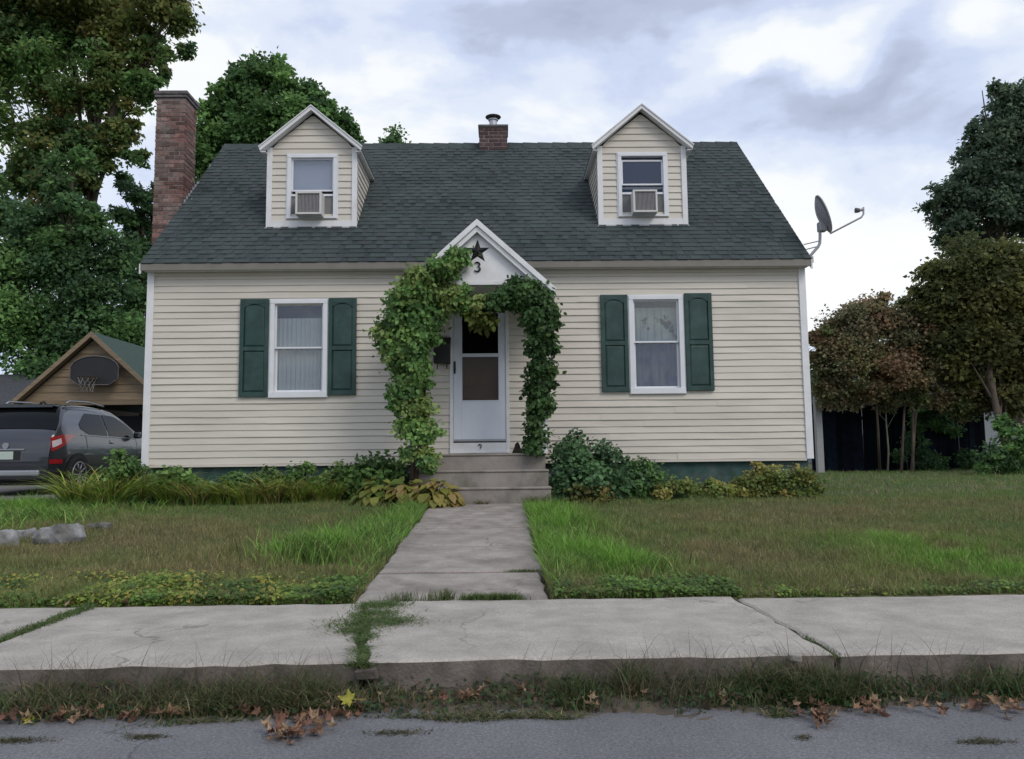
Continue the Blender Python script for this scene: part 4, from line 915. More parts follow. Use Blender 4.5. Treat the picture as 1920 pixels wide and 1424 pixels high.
# ================================================================== TREES
G_DK = [(.020, .040, .016), (.028, .055, .018), (.036, .070, .022), (.018, .034, .018)]; G_DK = [tuple(v*4.1106+.006 for v in c) for c in G_DK]
G_MD = [(.030, .055, .020), (.045, .085, .026), (.060, .105, .030), (.024, .048, .020)]; G_MD = [tuple(v*3.57+.006 for v in c) for c in G_MD]
G_AUT = [(.075, .078, .022), (.090, .085, .024), (.050, .068, .020), (.105, .080, .028), (.040, .062, .018), (.075, .092, .03)]; G_AUT = [tuple(v*2.7945+.006 for v in c) for c in G_AUT]
G_RED = [(.085, .062, .036), (.065, .062, .030), (.105, .058, .038), (.050, .068, .024), (.060, .055, .034), (.045, .060, .024), (.06, .075, .028)]; G_RED = [tuple(v*3.45+.006 for v in c) for c in G_RED]
def pb(px, py, rpx, Y, ry=None, asp=1.0):
    c = at(px, py, Y); k = Y/F; r = rpx*k; return (tuple(c), (r, (ry or r), r*asp))
def tree(label, base, blobs, n, size, cols, trunk_r=.25, cat='tree', name='tree', bark='bark', lim=10, tops=None, **kw):
    t = empty(name, base); tag(t, label, cat); TI = Matrix.Translation(-Vector(base))
    bl = [b for b in blobs]; bx = sum(b[0][0] for b in bl)/len(bl); by = sum(b[0][1] for b in bl)/len(bl); zmin = min(b[0][2] for b in bl); ztop = max(b[0][2] for b in bl)
    mb = MB(); b0 = Vector(base); zfork = base[2]+(ztop-base[2])*.42; fork = Vector((b0.x*.5+bx*.5, b0.y*.5+by*.5, zfork)); top = Vector((bx, by, ztop))
    trunk = [b0-Vector((0, 0, .2)), b0.lerp(fork, .3)+Vector((.05, 0, 0)), b0.lerp(fork, .7), fork, fork.lerp(top, .5)+Vector((.2, .1, 0)), top]
    mb.tube(trunk, [trunk_r*1.25, trunk_r, trunk_r*.85, trunk_r*.7, trunk_r*.4, trunk_r*.08], 10)
    o = mb.obj('trunk', M[bark], smooth=True); o.parent = t; o.matrix_parent_inverse = TI
    rnd = random.Random(int(abs(base[0])*100))
    mb = MB(); srt = sorted(bl, key=lambda b: -b[1][0])[:lim*2]
    for b in srt:
        c = Vector(b[0]); h = max(0.0, min(.95, (c.z-base[2])/(ztop-base[2])-.28)); st = b0.lerp(fork, h/.42) if h < .42 else fork.lerp(top, (h-.42)/.58)
        md = st.lerp(c, .55)+Vector((rnd.uniform(-.2, .2), rnd.uniform(-.2, .2), (c-st).length*.10)); r0 = trunk_r*.38
        mb.tube([st, st.lerp(md, .5), md, c], [r0, r0*.75, r0*.5, r0*.15], 6)
        for k in range(4):
            e = c+Vector((rnd.uniform(-1, 1)*b[1][0], rnd.uniform(-1, 1)*b[1][1], rnd.uniform(-.7, .9)*b[1][2]))*.8; mb.tube([md.lerp(c, rnd.random()), md.lerp(e, .6), e], [r0*.3, r0*.2, r0*.06], 4)
    o = mb.obj('limbs', M[bark], smooth=True); o.parent = t; o.matrix_parent_inverse = TI
    kw.setdefault('sub', 9); o = crown(blobs, n, size, cols, parent=None, **kw); o.parent = t; o.matrix_parent_inverse = TI
    return t
# big maple at the left
Y = 29
B = [pb(*q, Y) for q in ((40, -40, 120), (170, -30, 120), (290, -20, 80), (330, 45, 42), (345, 95, 20), (290, 90, 42), (230, 90, 65), (130, 100, 85), (40, 90, 100), (20, 200, 90), (180, 180, 62), (250, 165, 42), (290, 170, 30), (160, 260, 50), (215, 245, 40), (105, 190, 45),
     (240, 215, 26), (250, 300, 24), (50, 300, 75), (95, 350, 60), (200, 300, 35), (20, 400, 80), (100, 400, 55), (60, 470, 60), (150, 330, 45), (310, 140, 18))]
tree('huge maple with browning leaves reaching over the brick chimney at the left edge', (at(100, 800, Y).x, Y+1, .3), B, 90000, .185, G_AUT+G_MD+G_DK, .30, clump=.13, per=34, shell=.6)
Y = 26.5
B = [pb(*q, Y) for q in ((20, 560, 90), (110, 540, 75), (190, 520, 60), (60, 640, 80), (150, 620, 70), (225, 600, 55), (250, 660, 50), (180, 470, 55), (110, 460, 50), (-40, 620, 80), (230, 690, 50), (90, 690, 60), (10, 490, 60), (130, 400, 40), (60, 430, 50), (180, 430, 30), (125, 350, 30), (150, 290, 24), (110, 300, 26))]
tree('dark green bushy tree rising behind the garage ridge', (at(120, 800, Y).x, Y, .3), B, 56000, .16, G_DK+G_MD, .16, clump=.17, per=34, sub=14, subr=.42)
Y = 31
B = [pb(*q, Y) for q in ((262, 370, 38), (248, 430, 48), (275, 470, 45), (240, 500, 45), (290, 400, 30), (270, 560, 50), (235, 340, 18), (240, 620, 45))]
tree('narrow dark tree between the big maple and the brick chimney', (at(262, 800, Y).x, Y, .3), B, 14000, .17, G_DK, .22, clump=.13, per=34)
Y = 27
B = [pb(*q, Y) for q in ((480, 150, 45), (540, 165, 40), (430, 195, 48), (500, 210, 55), (575, 205, 45), (400, 250, 45), (460, 270, 60), (540, 270, 60), (610, 250, 42), (640, 275, 38), (400, 310, 45), (600, 310, 40), (590, 180, 22), (450, 130, 18), (655, 240, 14), (670, 290, 25), (610, 215, 30), (640, 240, 28), (395, 215, 30), (420, 175, 28), (520, 130, 26), (560, 230, 55), (390, 280, 45), (655, 265, 26))]
tree('rounded dark green maple behind the roof between chimney and left dormer', (at(500, 800, Y).x, Y, .3), B, 46000, .17, G_DK+G_MD, .35, clump=.15, per=34, sub=14, subr=.42)
Y = 34
B = [pb(*q, Y) for q in ((740, 262, 20), (755, 275, 14), (722, 275, 14), (700, 285, 14), (740, 300, 40))]
tree('small treetop peeping over the ridge right of the left dormer', (at(740, 800, Y).x, Y, .3), B, 5000, .16, G_MD+G_DK, .2, clump=.25, per=30)
Y = 30
B = [pb(*q, Y) for q in ((1880, 200, 38), (1915, 190, 40), (1850, 265, 40), (1900, 270, 55), (1820, 330, 42), (1880, 340, 60), (1770, 380, 38), (1840, 400, 55), (1910, 410, 70), (1775, 430, 34), (1870, 150+20, 20), (1960, 250, 80), (1800, 460, 30), (1745, 385, 18), (1820, 240, 16), (1850, 480, 50), (1980, 400, 90), (1790, 420, 40), (1850, 300, 50), (1880, 250, 45), (1820, 360, 50))]
tree('tall dark green tree at the right edge with a stepped outline', (at(1920, 800, Y).x, Y, .3), B, 56000, .17, [(.11, .165, .11), (.13, .19, .12), (.085, .13, .09), (.15, .21, .12)], .2, clump=.17, per=30, sub=13, subr=.42)  # lighter, greyed leaf colours put distance haze into the crown
Y = 20.2
B = [pb(*q, Y) for q in ((1840, 510, 62), (1790, 530, 52), (1890, 500, 60), (1760, 580, 48), (1830, 590, 70), (1900, 590, 70), (1850, 660, 70), (1920, 680, 70), (1790, 650, 55), (1745, 505, 20), (1720, 545, 14), (1960, 560, 80), (1870, 720, 50), (1800, 700, 40), (1800, 620, 50), (1760, 560, 30), (1730, 600, 26), (1900, 740, 50), (1830, 480, 26))]
tree('broad olive brown tree right of the dark fence', (at(1893, 880, 19).x, 19, .27), B, 64000, .12, G_AUT[:1]+[(.12, .125, .045), (.095, .115, .042), (.14, .13, .05), (.085, .11, .045)], .10, clump=.18, per=30, sub=14, subr=.42, lim=6)
Y = 20.6
B = [pb(*q, Y, asp=.9) for q in ((1640, 590, 45), (1590, 620, 48), (1560, 650, 38), (1680, 610, 48), (1610, 670, 50), (1660, 680, 55), (1720, 660, 50), (1540, 690, 25), (1580, 700, 38), (1700, 715, 42), (1750, 700, 38), (1640, 725, 32), (1550, 620, 16), (1700, 570, 18), (1655, 560, 14), (1790, 740, 34), (1545, 725, 22), (1590, 735, 26), (1680, 740, 26), (1730, 640, 40), (1760, 600, 30), (1720, 745, 26), (1550, 670, 28), (1780, 690, 34), (1850, 745, 34), (1560, 745, 24), (1620, 750, 24), (1660, 755, 22), (1820, 760, 36), (1760, 750, 28), (1535, 640, 22))]
t = tree('low spreading tree with reddish brown leaves right of the house', (at(1663, 884, Y).x, Y, .29), B, 74000, .095, G_RED+[(.06, .075, .028)], .022, bark='barkpale', clump=.20, per=28, sub=14, subr=.45, lim=5)
TI = Matrix.Translation(-t.location)
for px, pt in ((1650, 1640), (1690, 1700), (1709, 1725), (1712, 1712)):
    o = MB().tube([tuple(gp(px, 887)), tuple(at(px*.6+pt*.4, 800, Y)), tuple(at(pt, 700, Y))], [.04, .03, .02], 7).obj('stem', M['bark'], t, True); o.matrix_parent_inverse = TI
    o.data.transform(Matrix.Identity(4))
Y = 18.2
B = [pb(*q, Y, asp=.9) for q in ((1870, 860, 28), (1900, 840, 35), (1850, 880, 18), (1910, 880, 30), (1880, 800, 20), (1940, 830, 40))]
o = crown(B, 6500, .10, G_MD+G_DK, name='shrub'); tag(o, 'leafy green shrub at the right end of the dark fence', 'shrub')
Y = 21.6
B = [pb(*q, Y) for q in ((1715, 830, 24), (1735, 860, 24), (1690, 850, 16), (1730, 790, 24), (1760, 870, 18), (1780, 800, 22), (1810, 860, 20), (1750, 770, 20))]
o = crown(B, 5200, .09, G_DK, name='shrub'); tag(o, 'dark creeper climbing the middle of the navy fence', 'shrub')
# woods far behind
B = [((x, 60+6*sin(x), 3.0+1.2*sin(x*.7)), (4.5, 4, 3.6+sin(x*.9))) for x in range(-70, 90, 5)]
o = crown(B, 30000, .42, G_DK+G_MD, name='distant_woods', clump=.25); tag(o, 'dark line of far-off woods behind the houses', 'woods', kind='stuff')

# ================================================================== VINES
V_G = [(.035, .075, .020), (.050, .100, .026), (.028, .060, .018), (.075, .13, .032), (.10, .12, .035)]; V_G = [tuple(v*2.61562+.006 for v in c) for c in V_G]
def vine(label, specs, n, stems, size=.060, cols=V_G, base=None):
    t = empty('climbing_vine', base); tag(t, label, 'vine', 'vines framing the porch'); TI = Matrix.Translation(-Vector(base))
    B = [pb(px, py, r, y) for px, py, r, y in specs]
    B = [(c, (r[0]*.85, min(r[1], .20), r[2]*.85)) for c, r in B]
    o = crown(B, n, size, cols, T_OV, clump=.27, per=20, up=.25, face=(0, -.55, 0), shell=.5, name='foliage', mtl=M['leafflat'], droop=.7); o.parent = t; o.matrix_parent_inverse = TI
    for s_ in stems:
        mb = MB(); pts = [at(*q) for q in s_]; k = len(pts); mb.tube(pts, [.032*(1-.75*i/(k-1)) for i in range(k)], 7); o = mb.obj('stem', M['stemdk'], smooth=True); o.parent = t; o.matrix_parent_inverse = TI
    return t
yl = 10.30
L_ = [(862, 480, 22, 10.24), (845, 494, 28, 10.22), (818, 510, 32, 10.2), (790, 525, 34, 10.2), (765, 545, 32, 10.2), (748, 560, 24, 10.2), (795, 545, 34, yl), (768, 570, 36, yl), (745, 605, 36, yl), (722, 628, 24, yl), (730, 655, 26, yl), (790, 590, 45, yl), (800, 630, 32, yl), (835, 560, 34, yl), (868, 560, 28, yl), (760, 660, 45, yl), (775, 700, 44, yl),
      (765, 735, 38, yl), (780, 770, 38, yl), (770, 800, 30, yl), (795, 815, 26, yl), (800, 850, 20, 10.2), (748, 760, 20, yl), (895, 570, 24, yl), (770, 640, 40, yl), (760, 545, 16, yl), (800, 870, 20, 10.1), (765, 850, 16, 10.1)]
vine('thick leafy vine climbing the left post and rake of the porch', L_, 21000, [[(772, 900, 10.1), (775, 850, 10.2), (778, 780, 10.3), (772, 700, 10.35), (790, 620, 10.35), (850, 520, 10.3)], [(780, 900, 10.12), (783, 860, 10.2), (790, 800, 10.3), (800, 700, 10.35)]],
     cols=V_G, base=tuple(at(775, 905, 10.1)))
R_ = [(925, 568, 24, yl), (955, 555, 26, yl), (985, 545, 28, yl), (1010, 560, 28, yl), (1028, 585, 20, yl), (1000, 590, 24, yl), (1015, 620, 28, yl), (1030, 650, 18, yl), (1005, 650, 22, yl), (1010, 690, 24, 10.35), (1025, 700, 18, 10.35), (1005, 730, 24, 10.4), (1015, 760, 24, 10.4), (1003, 790, 22, 10.45), (1010, 820, 22, 10.45), (1000, 838, 20, 10.45), (985, 560, 26, yl), (970, 530, 16, yl), (1040, 610, 12, yl), (1035, 720, 8, yl)]
vine('slimmer dark leafy vine climbing the right post of the porch', R_, 13000, [[(1003, 848, 10.45), (1008, 760, 10.42), (1002, 690, 10.4), (1015, 600, 10.35), (985, 550, 10.35)]], cols=[(.05, .11, .034), (.068, .14, .042), (.042, .085, .030), (.10, .17, .05)], base=tuple(at(1003, 850, 10.45)))
o = crown([pb(905, 600, 18, 10.25), pb(885, 592, 12, 10.25)], 260, .095, [(.14, .17, .035), (.10, .14, .03), (.16, .16, .05)], T_OV, name='vine_sprig', clump=.3, per=12, face=(0, -.5, 0), mtl=M['leafflat'], droop=.8); tag(o, 'yellow green vine sprig hanging before the storm door', 'vine')

# ================================================================== PLANTS
def gpy(px, y): v = at(px, 900, y); return Vector((v.x, y, float(lawn_z(v.x, y))))
ORD = ['leftmost', 'second', 'third', 'fourth', 'fifth', 'sixth', 'seventh', 'eighth', 'ninth', 'tenth', 'eleventh', 'twelfth', 'thirteenth', 'fourteenth']
LILY = [(.095, .15, .022), (.13, .18, .028), (.060, .105, .020), (.17, .185, .035), (.21, .19, .06)]; LILY = [tuple(v*1.8225 for v in c) for c in LILY]
def lily(px, y, label, n=150, h=.42, r=.16, cols=LILY, w=.024, name='daylily', cat='plant', group=None, lean=(.6, 1.7)):
    b = gpy(px, y); pos = np.zeros((n, 3)); ang = RNG.random(n)*2*pi; rr = r*np.sqrt(RNG.random(n)); pos[:, 0] = rr*np.cos(ang); pos[:, 1] = rr*np.sin(ang)*.7
    hh = h*(.55+.6*RNG.random(n)); az = ang+RNG.normal(0, .5, n); ln = RNG.uniform(lean[0], lean[1], n)
    o = blades(name, pos, hh, np.full(n, w)*(.7+.6*RNG.random(n)), ln, az, pick(cols, n, .2, None), M['grass'], seg=5); o.location = b; tag(o, label, cat, group); return o
xsL = [150, 205, 262, 318, 372, 425, 470, 520, 565, 612]
for i, px in enumerate(xsL):
    y = 10.78 + (-.30 if i < 2 else 0) + random.uniform(-.12, .12)
    lily(px, y, '%s arching daylily clump in the bed below the left front wall' % (ORD[i]+(' from the left' if i else '')), 190, random.uniform(.60, .74) if i < 3 else random.uniform(.50, .66), .20, group='daylilies in the left bed', cols=LILY if i not in (4, 7) else LILY[2:]+[(.24, .20, .08)])
# leafy bed plants along the wall
def bush(name, label, specs, n, size, cols, cat='shrub', tmpl=T_OV, group=None, stems=True, up=.5, y=10.8, **kw):
    B = []
    for px, py, r, yy in specs:
        c, rr = pb(px, py, r, yy); B.append((c, (rr[0], min(rr[1], .35), rr[2]))); gz_ = float(lawn_z(c[0], c[1]))
        if c[2]-rr[2] > gz_+.02: B.append(((c[0], c[1]-.05, gz_+.07), (rr[0]*1.05, .12, .09)))
    base = Vector(B[0][0]); base.z = float(lawn_z(base.x, base.y)); t = empty(name, base); tag(t, label, cat, group); TI = Matrix.Translation(-base)
    o = crown(B, n, size, cols, tmpl, name='foliage', clump=kw.pop('clump', .25), per=kw.pop('per', 18), mtl=M['leafflat'], face=(0, -.3, 0), up=up, **kw); o.parent = t; o.matrix_parent_inverse = TI
    mb = MB()
    for c, r in B:
        c = Vector(c)
        for k in range(3): e = c+Vector((random.uniform(-.5, .5)*r[0], 0, random.uniform(.2, .9)*r[2])); mb.tube([base+Vector(((c.x-base.x)*.6+random.uniform(-.05, .05), 0, -.02)), base.lerp(e, .5)+Vector(((c.x-base.x)*.25, 0, 0)), e], [.009, .007, .003], 4)
    o = mb.obj('stems', M['stemdk']); o.parent = t; o.matrix_parent_inverse = TI
    return t
P_G = [(.035, .070, .022), (.048, .090, .026), (.028, .054, .020), (.065, .11, .03)]; P_G = [tuple(v*2.55 for v in c) for c in P_G]
bush('leafy_plant', 'dark leafy weeds among the daylilies below the left window shutter', [(440, 905, 22, 10.9), (480, 900, 18, 10.9), (410, 910, 16, 10.9)], 1300, .06, P_G, 'plant')
bush('leafy_plant', 'leafy green plant with upright stems against the wall below the left window', [(560, 895, 22, 10.95), (575, 880, 14, 10.95), (600, 905, 22, 10.9), (540, 908, 18, 10.9)], 1700, .055, P_G, 'plant')
bush('leafy_plant', 'broad-leaved green bush left of the thick vine foot', [(660, 895, 28, 10.85), (700, 885, 30, 10.85), (725, 870, 22, 10.8), (680, 910, 28, 10.7), (715, 905, 28, 10.6), (750, 890, 20, 10.5)], 2900, .065, [(.08, .16, .04), (.11, .20, .05), (.06, .12, .035)], 'plant')
bush('leafy_plant', 'bright green leafy weeds near the left corner of the house wall', [(330, 893, 20, 10.95), (300, 900, 16, 10.9), (355, 902, 16, 10.9)], 1100, .06, P_G, 'plant')
bush('leafy_plant', 'pale green bushy weeds under the right shutter of the left window', [(640, 888, 18, 10.95), (620, 898, 18, 10.9), (500, 890, 18, 10.95), (520, 902, 16, 10.9)], 1500, .05, [(.10, .17, .05), (.14, .20, .06)], 'plant')
bush('tall_weed', 'tall leafy weed standing before the left corner trim of the house', [(225, 850, 12, 10.6), (232, 868, 18, 10.6), (215, 885, 22, 10.5), (250, 880, 18, 10.6)], 1300, .055, P_G, 'weed')
# hostas
HOS = [(.12, .14, .030), (.15, .155, .035), (.08, .12, .026), (.20, .17, .045), (.22, .16, .06)]; HOS = [tuple(v*1.3225 for v in c) for c in HOS]
def hosta(px, y, label, n, r, cols=HOS, size=.17):
    b = gpy(px, y); t = empty('hosta', b); tag(t, label, 'plant', 'hostas left of the steps')
    ang = RNG.random(n)*2*pi; rr = RNG.random(n)**.6; pos = np.stack([r*rr*np.cos(ang)*.75, r*rr*np.sin(ang)*.6, .30-.20*rr+.04*RNG.normal(size=n)], 1)
    head = np.stack([np.cos(ang), np.sin(ang), -.25-.9*rr], 1)+RNG.normal(0, .15, (n, 3)); nrm = np.stack([np.cos(ang)*rr*.8, np.sin(ang)*rr*.8-.2, np.ones(n)], 1)+RNG.normal(0, .2, (n, 3))
    o = leaves('foliage', T_OV, pos, nrm, head, size*(.7+.5*RNG.random(n)), pick(cols, n, .15), M['leafflat'], t)
    mb = MB()
    for k in range(0, n, 2): mb.tube([(pos[k][0]*.15, pos[k][1]*.15, 0), (pos[k][0]*.6, pos[k][1]*.6, pos[k][2]*.8), tuple(pos[k])], .005, 4)
    o = mb.obj('stalks', M['leafflat']); colour_attr(o.data, np.tile([.09, .11, .03], (len(o.data.vertices), 1))); o.parent = t
hosta(710, 10.15, 'green hosta with yellowing leaves at the left end of its row', 110, .42, HOS[:3]); hosta(765, 9.95, 'yellowing hosta in front of the vine foot', 120, .42)
hosta(818, 9.78, 'yellow and tan wilted hosta beside the bottom step', 120, .36, HOS[1:]); hosta(740, 10.35, 'dark green hosta behind the yellowing ones', 90, .40, [(.05, .085, .024), (.07, .10, .03)])  # the rear hosta has a darker green palette of its own
# shrubs right of the steps
D_G = [(.022, .048, .020), (.030, .062, .024), (.040, .078, .028), (.018, .038, .018)]; D_G = [tuple(v*2.53125+.006 for v in c) for c in D_G]
bush('dark_shrub', 'dense dark green shrub right of the concrete steps', [(1060, 850, 32, 10.6), (1090, 870, 40, 10.6), (1130, 855, 28, 10.7), (1065, 890, 34, 10.45), (1110, 900, 36, 10.4), (1075, 825, 18, 10.7), (1150, 885, 28, 10.6), (1050, 915, 20, 10.3), (1170, 860, 10, 10.8), (1160, 910, 22, 10.5)], 6500, .060, D_G)
bush('leafy_plant', 'mid green leafy plant right of the dark shrub under the wall', [(1200, 885, 26, 10.8), (1225, 900, 26, 10.7), (1190, 910, 24, 10.6), (1250, 912, 20, 10.6)], 2400, .05, P_G, 'plant')
YG_ = [(.09, .12, .03), (.13, .14, .035), (.07, .10, .025), (.20, .16, .05), (.055, .09, .025)]; YG_ = [tuple(v*1.96 for v in c) for c in YG_]
bush('flower_plant', 'yellow green low bed plant with a few orange blooms right of the leafy plant', [(1270, 915, 20, 10.5), (1300, 918, 18, 10.5), (1330, 915, 18, 10.5), (1360, 918, 16, 10.5), (1240, 925, 14, 10.3)], 2400, .045, YG_, 'plant')
bush('flower_plant', 'yellowing bushy plant at the right corner of the house foundation', [(1410, 900, 24, 10.7), (1440, 895, 24, 10.7), (1470, 905, 22, 10.6), (1425, 880, 14, 10.7), (1500, 895, 22, 10.6), (1520, 905, 20, 10.6), (1390, 912, 18, 10.6)], 4200, .045, YG_+[(.10, .14, .03)], 'plant')
bush('flower_plant', 'low plant with yellow and tan leaves at the foot of the dark shrub', [(1075, 925, 14, 10.15), (1100, 922, 16, 10.2), (1130, 925, 14, 10.2)], 900, .055, [(.2, .16, .05), (.12, .13, .03), (.08, .10, .03)], 'plant')
lily(1010, 9.85, 'wiry tan and green grass tuft at the right foot of the steps', 120, .30, .10, [(.16, .12, .06), (.1, .12, .03), (.07, .1, .03)], .008, 'grass_tuft', 'grass')
# plant debris on the bottom step
lily(905, 9.88, 'small weed growing against the middle of the bottom step', 90, .16, .05, [(.07, .08, .03), (.12, .10, .04)], .008, 'weed', 'weed')

# ================================================================== GRASS
_vt = RNG.random((256, 256))
def vnoise(x, y, s, o=0):
    x = x*s+37.1+o*7.7; y = y*s+91.3+o*3.1; xi = np.floor(x).astype(int); yi = np.floor(y).astype(int); fx = x-xi; fy = y-yi; fx = fx*fx*(3-2*fx); fy = fy*fy*(3-2*fy)
    g_ = lambda a, b: _vt[a % 256, b % 256]
    return (g_(xi, yi)*(1-fx)+g_(xi+1, yi)*fx)*(1-fy)+(g_(xi, yi+1)*(1-fx)+g_(xi+1, yi+1)*fx)*fy
def fnoise(x, y, s, o=0): return .5*vnoise(x, y, s, o)+.3*vnoise(x, y, s*2.1, o+1)+.2*vnoise(x, y, s*4.7, o+2)
walkx = lambda x, y: (x > -.90) & (x < .30) & (y > 4.8) & (y < 9.95)
patch = []      # (centre, rx, ry, bright amount, height boost)
def addp(px, py, rx, ry, br, hb): c = gp(px, py); patch.append((c.x, c.y, rx, ry, br, hb))
addp(590, 1040, .33, .45, 1.0, 1.9); addp(640, 1020, .3, .5, .8, 1.0); addp(745, 985, .40, .95, 1.0, 1.3); addp(700, 1030, .25, .5, .5, .5)
addp(1035, 985, .42, 1.3, 1.15, 1.5); addp(1080, 1040, .38, .75, 1.2, 1.7); addp(1150, 1070, .38, .42, 1.0, 1.2); addp(1040, 960, .35, .8, .9, 1.0)
addp(1620, 1010, .5, .5, .5, .3); addp(1760, 1030, .8, .45, .7, .5); addp(1900, 1065, .9, .5, .9, .6); addp(60, 955, 1.2, 1.2, 1.0, 1.3); addp(0, 980, .9, .8, .9, 1.0); addp(150, 945, .8, .8, .6, .7)
def field(x, y):
    br = np.zeros_like(x); hb = np.zeros_like(x)
    for cx0, cy0, rx, ry, b, h in patch:
        g_ = np.exp(-(((x-cx0)/rx)**2+((y-cy0)/ry)**2)); br += b*g_; hb += h*g_
    nz_ = np.clip((fnoise(x, y, .8)-.25)*2, 0, 1); nf_ = np.clip((fnoise(x, y, 3.2, 5)-.25)*2, 0, 1)
    m_ = np.clip((fnoise(x, y, 2.6, 9)-.34)*3.6, 0, 1.25); br = br*m_; hb = hb*m_
    return br, hb, nz_, nf_
def grass_colours(x, y, n):
    br, hb, nz_, nf_ = field(x, y)
    olive = np.array([.205, .225, .075]); brown = np.array([.235, .205, .095]); green = np.array([.115, .205, .050]); bright = np.array([.17, .34, .05])
    near_house = np.clip((y-8.6)/1.5, 0, 1); bl = (x < -1)
    wb = np.clip(.55*nz_+.35*nf_+.14*bl-.15-.35*near_house, 0, 1)[:, None]; wg = np.clip(.05+.95*(1-nz_)*(.4+.9*(1-nf_))+.5*near_house, 0, 1)[:, None]
    for px_, py_, sx_, sy_ in ((330, 1010, 1.0, .8), (230, 985, .8, .7), (1330, 1040, .7, .7), (1700, 950, 2.2, 1.2), (440, 1070, .5, .25)):
        q_ = gp(px_, py_); e_ = np.exp(-(((x-q_.x)/sx_)**2+((y-q_.y)/sy_)**2))[:, None]*(.5+.7*nf_[:, None]); wb = np.clip(wb+.75*e_, 0, 1); wg = wg*(1-.7*np.clip(e_, 0, 1))
    c = olive*(1-wb)+brown*wb; c = c*(1-wg)+green*wg
    b_ = np.clip(br*(.55+.7*RNG.random(n)), 0, 1)[:, None]; c = c*(1-b_)+bright*b_
    dry = (RNG.random(n) < .14*(1-np.clip(br, 0, 1)))[:, None]; c = np.where(dry, np.array([.34, .28, .15]), c)
    return c*(1+RNG.normal(0, .22, (n, 1))), hb, nz_, nf_
def lawn(name, n, xr, yr, label, w=.0055, h0=.055, power=1.0):
    u = RNG.random(n)**power; y = yr[0]+(yr[1]-yr[0])*u; hwid = y*.72+.5; x = (RNG.random(n)*2-1)*hwid+.3; ok = (x > xr[0]) & (x < xr[1]) & ~walkx(x, y)
    ok &= ~((x > XL-.05) & (x < XR+.05) & (y > 11.0) & (y < 17.6)) & ~((x > -1.2) & (x < .62) & (y > 9.9) & (y < 11.3)) & ~((x < -6.3) & (y > 10.1) & (y < 19))
    x, y = x[ok], y[ok]; c, hb, nz_, nf_ = grass_colours(x, y, len(x))
    extra = RNG.random(len(x)) < .0; h = h0*(.6+.9*RNG.random(len(x)))*(.75+1.0*nf_*nf_+hb*(.8+.9*RNG.random(len(x)))); pos = np.stack([x, y, lawn_z(x, y)-.01], 1)
    o = blades(name, pos, h, w*(.7+.6*RNG.random(len(x)))*(1+.45*np.clip(hb, 0, 2)), RNG.uniform(.1, .8, len(x)), RNG.random(len(x))*2*pi, c, M['grass'], seg=2); tag(o, label, 'grass', kind='stuff')
lawn('lawn_grass', 330000, (-12, 12), (4.86, 11.2), 'rough uncut olive and green lawn before the house', power=1.25)
lawn('far_grass', 90000, (4.2, 20), (11.0, 23), 'lawn running back to the dark fence on the right', .010, .06)
lawn('far_grass', 25000, (-16, -5), (10.2, 23), 'rough grass around the driveway and garage', .012, .08)
# longer bright tufts where the photo shows them
def tuft_field(name, label, n, h, w, cols, gen, lean=(.3, 1.0), seg=4):
    x, y = gen(n); pos = np.stack([x, y, lawn_z(x, y)-.01], 1)
    o = blades(name, pos, h*(.5+.8*RNG.random(len(x))), w*(.7+.6*RNG.random(len(x))), RNG.uniform(*lean, len(x)), RNG.random(len(x))*2*pi, pick(cols, len(x), .25), M['grass'], seg=seg); return tag(o, label, 'grass', kind='stuff')
BR = [(.155, .31, .05), (.12, .235, .045), (.22, .36, .08), (.08, .16, .035), (.20, .24, .08)]
def gauss(cs):
    def g_(n):
        k = RNG.integers(0, len(cs), n); a = np.array(cs)[k]; return a[:, 0]+RNG.normal(0, 1, n)*a[:, 2], a[:, 1]+RNG.normal(0, 1, n)*a[:, 3]
    return g_
def gc(px, py, sx, sy): c = gp(px, py); return (c.x, c.y, sx, sy)
def keep(g_):
    def k_(n):
        x, y = g_(n); ok = ~walkx(x, y) & (y > 4.93) & (y < 11.2); return x[ok], y[ok]
    return k_
tuft_field('tall_grass', 'tall bright green grass overhanging the right edge of the walk', 8200, .165, .011, BR, keep(gauss([gc(1015, 975, .12, .5), gc(1040, 1010, .20, .45), gc(1075, 1050, .24, .38), gc(1120, 1070, .30, .26), (.33, 7.8, .06, 1.2), (.31, 8.8, .07, .7), (.5, 7.6, .16, .9), (.36, 6.2, .07, .5)])))
tuft_field('tall_grass', 'tall bright green grass along the left edge of the walk', 4800, .16, .011, BR, keep(gauss([gc(745, 985, .20, .45), gc(770, 965, .12, .35), gc(715, 1010, .15, .35), (-.99, 7.8, .06, .9)])))
tuft_field('tall_grass', 'spiky bright green grass clump in the middle of the left lawn', 1900, .21, .012, BR, keep(gauss([gc(590, 1050, .10, .12), gc(560, 1045, .08, .10), gc(640, 1030, .22, .3), gc(600, 1040, .3, .3)])), (.2, .7))
tuft_field('tall_grass', 'long bright grass by the driveway at the left edge', 4200, .20, .014, BR, gauss([gc(60, 960, .8, .5), gc(0, 985, .4, .3), gc(140, 950, .5, .4), gc(215, 920, .3, .3)]), (.4, 1.1))
# sparse seed stalks over the lawn
def stalks(n):
    y = 4.9+RNG.random(n)*5; x = (RNG.random(n)*2-1)*(y*.7); ok = ~walkx(x, y) & ~((x > -1.3) & (x < .62) & (y > 9.2)); return x[ok], y[ok]
tuft_field('seed_stalks', 'thin brownish seed stalks scattered over the lawn', 9000, .115, .0028, [(.15, .12, .06), (.12, .11, .05), (.09, .10, .04)], stalks, (.05, .5), 3)
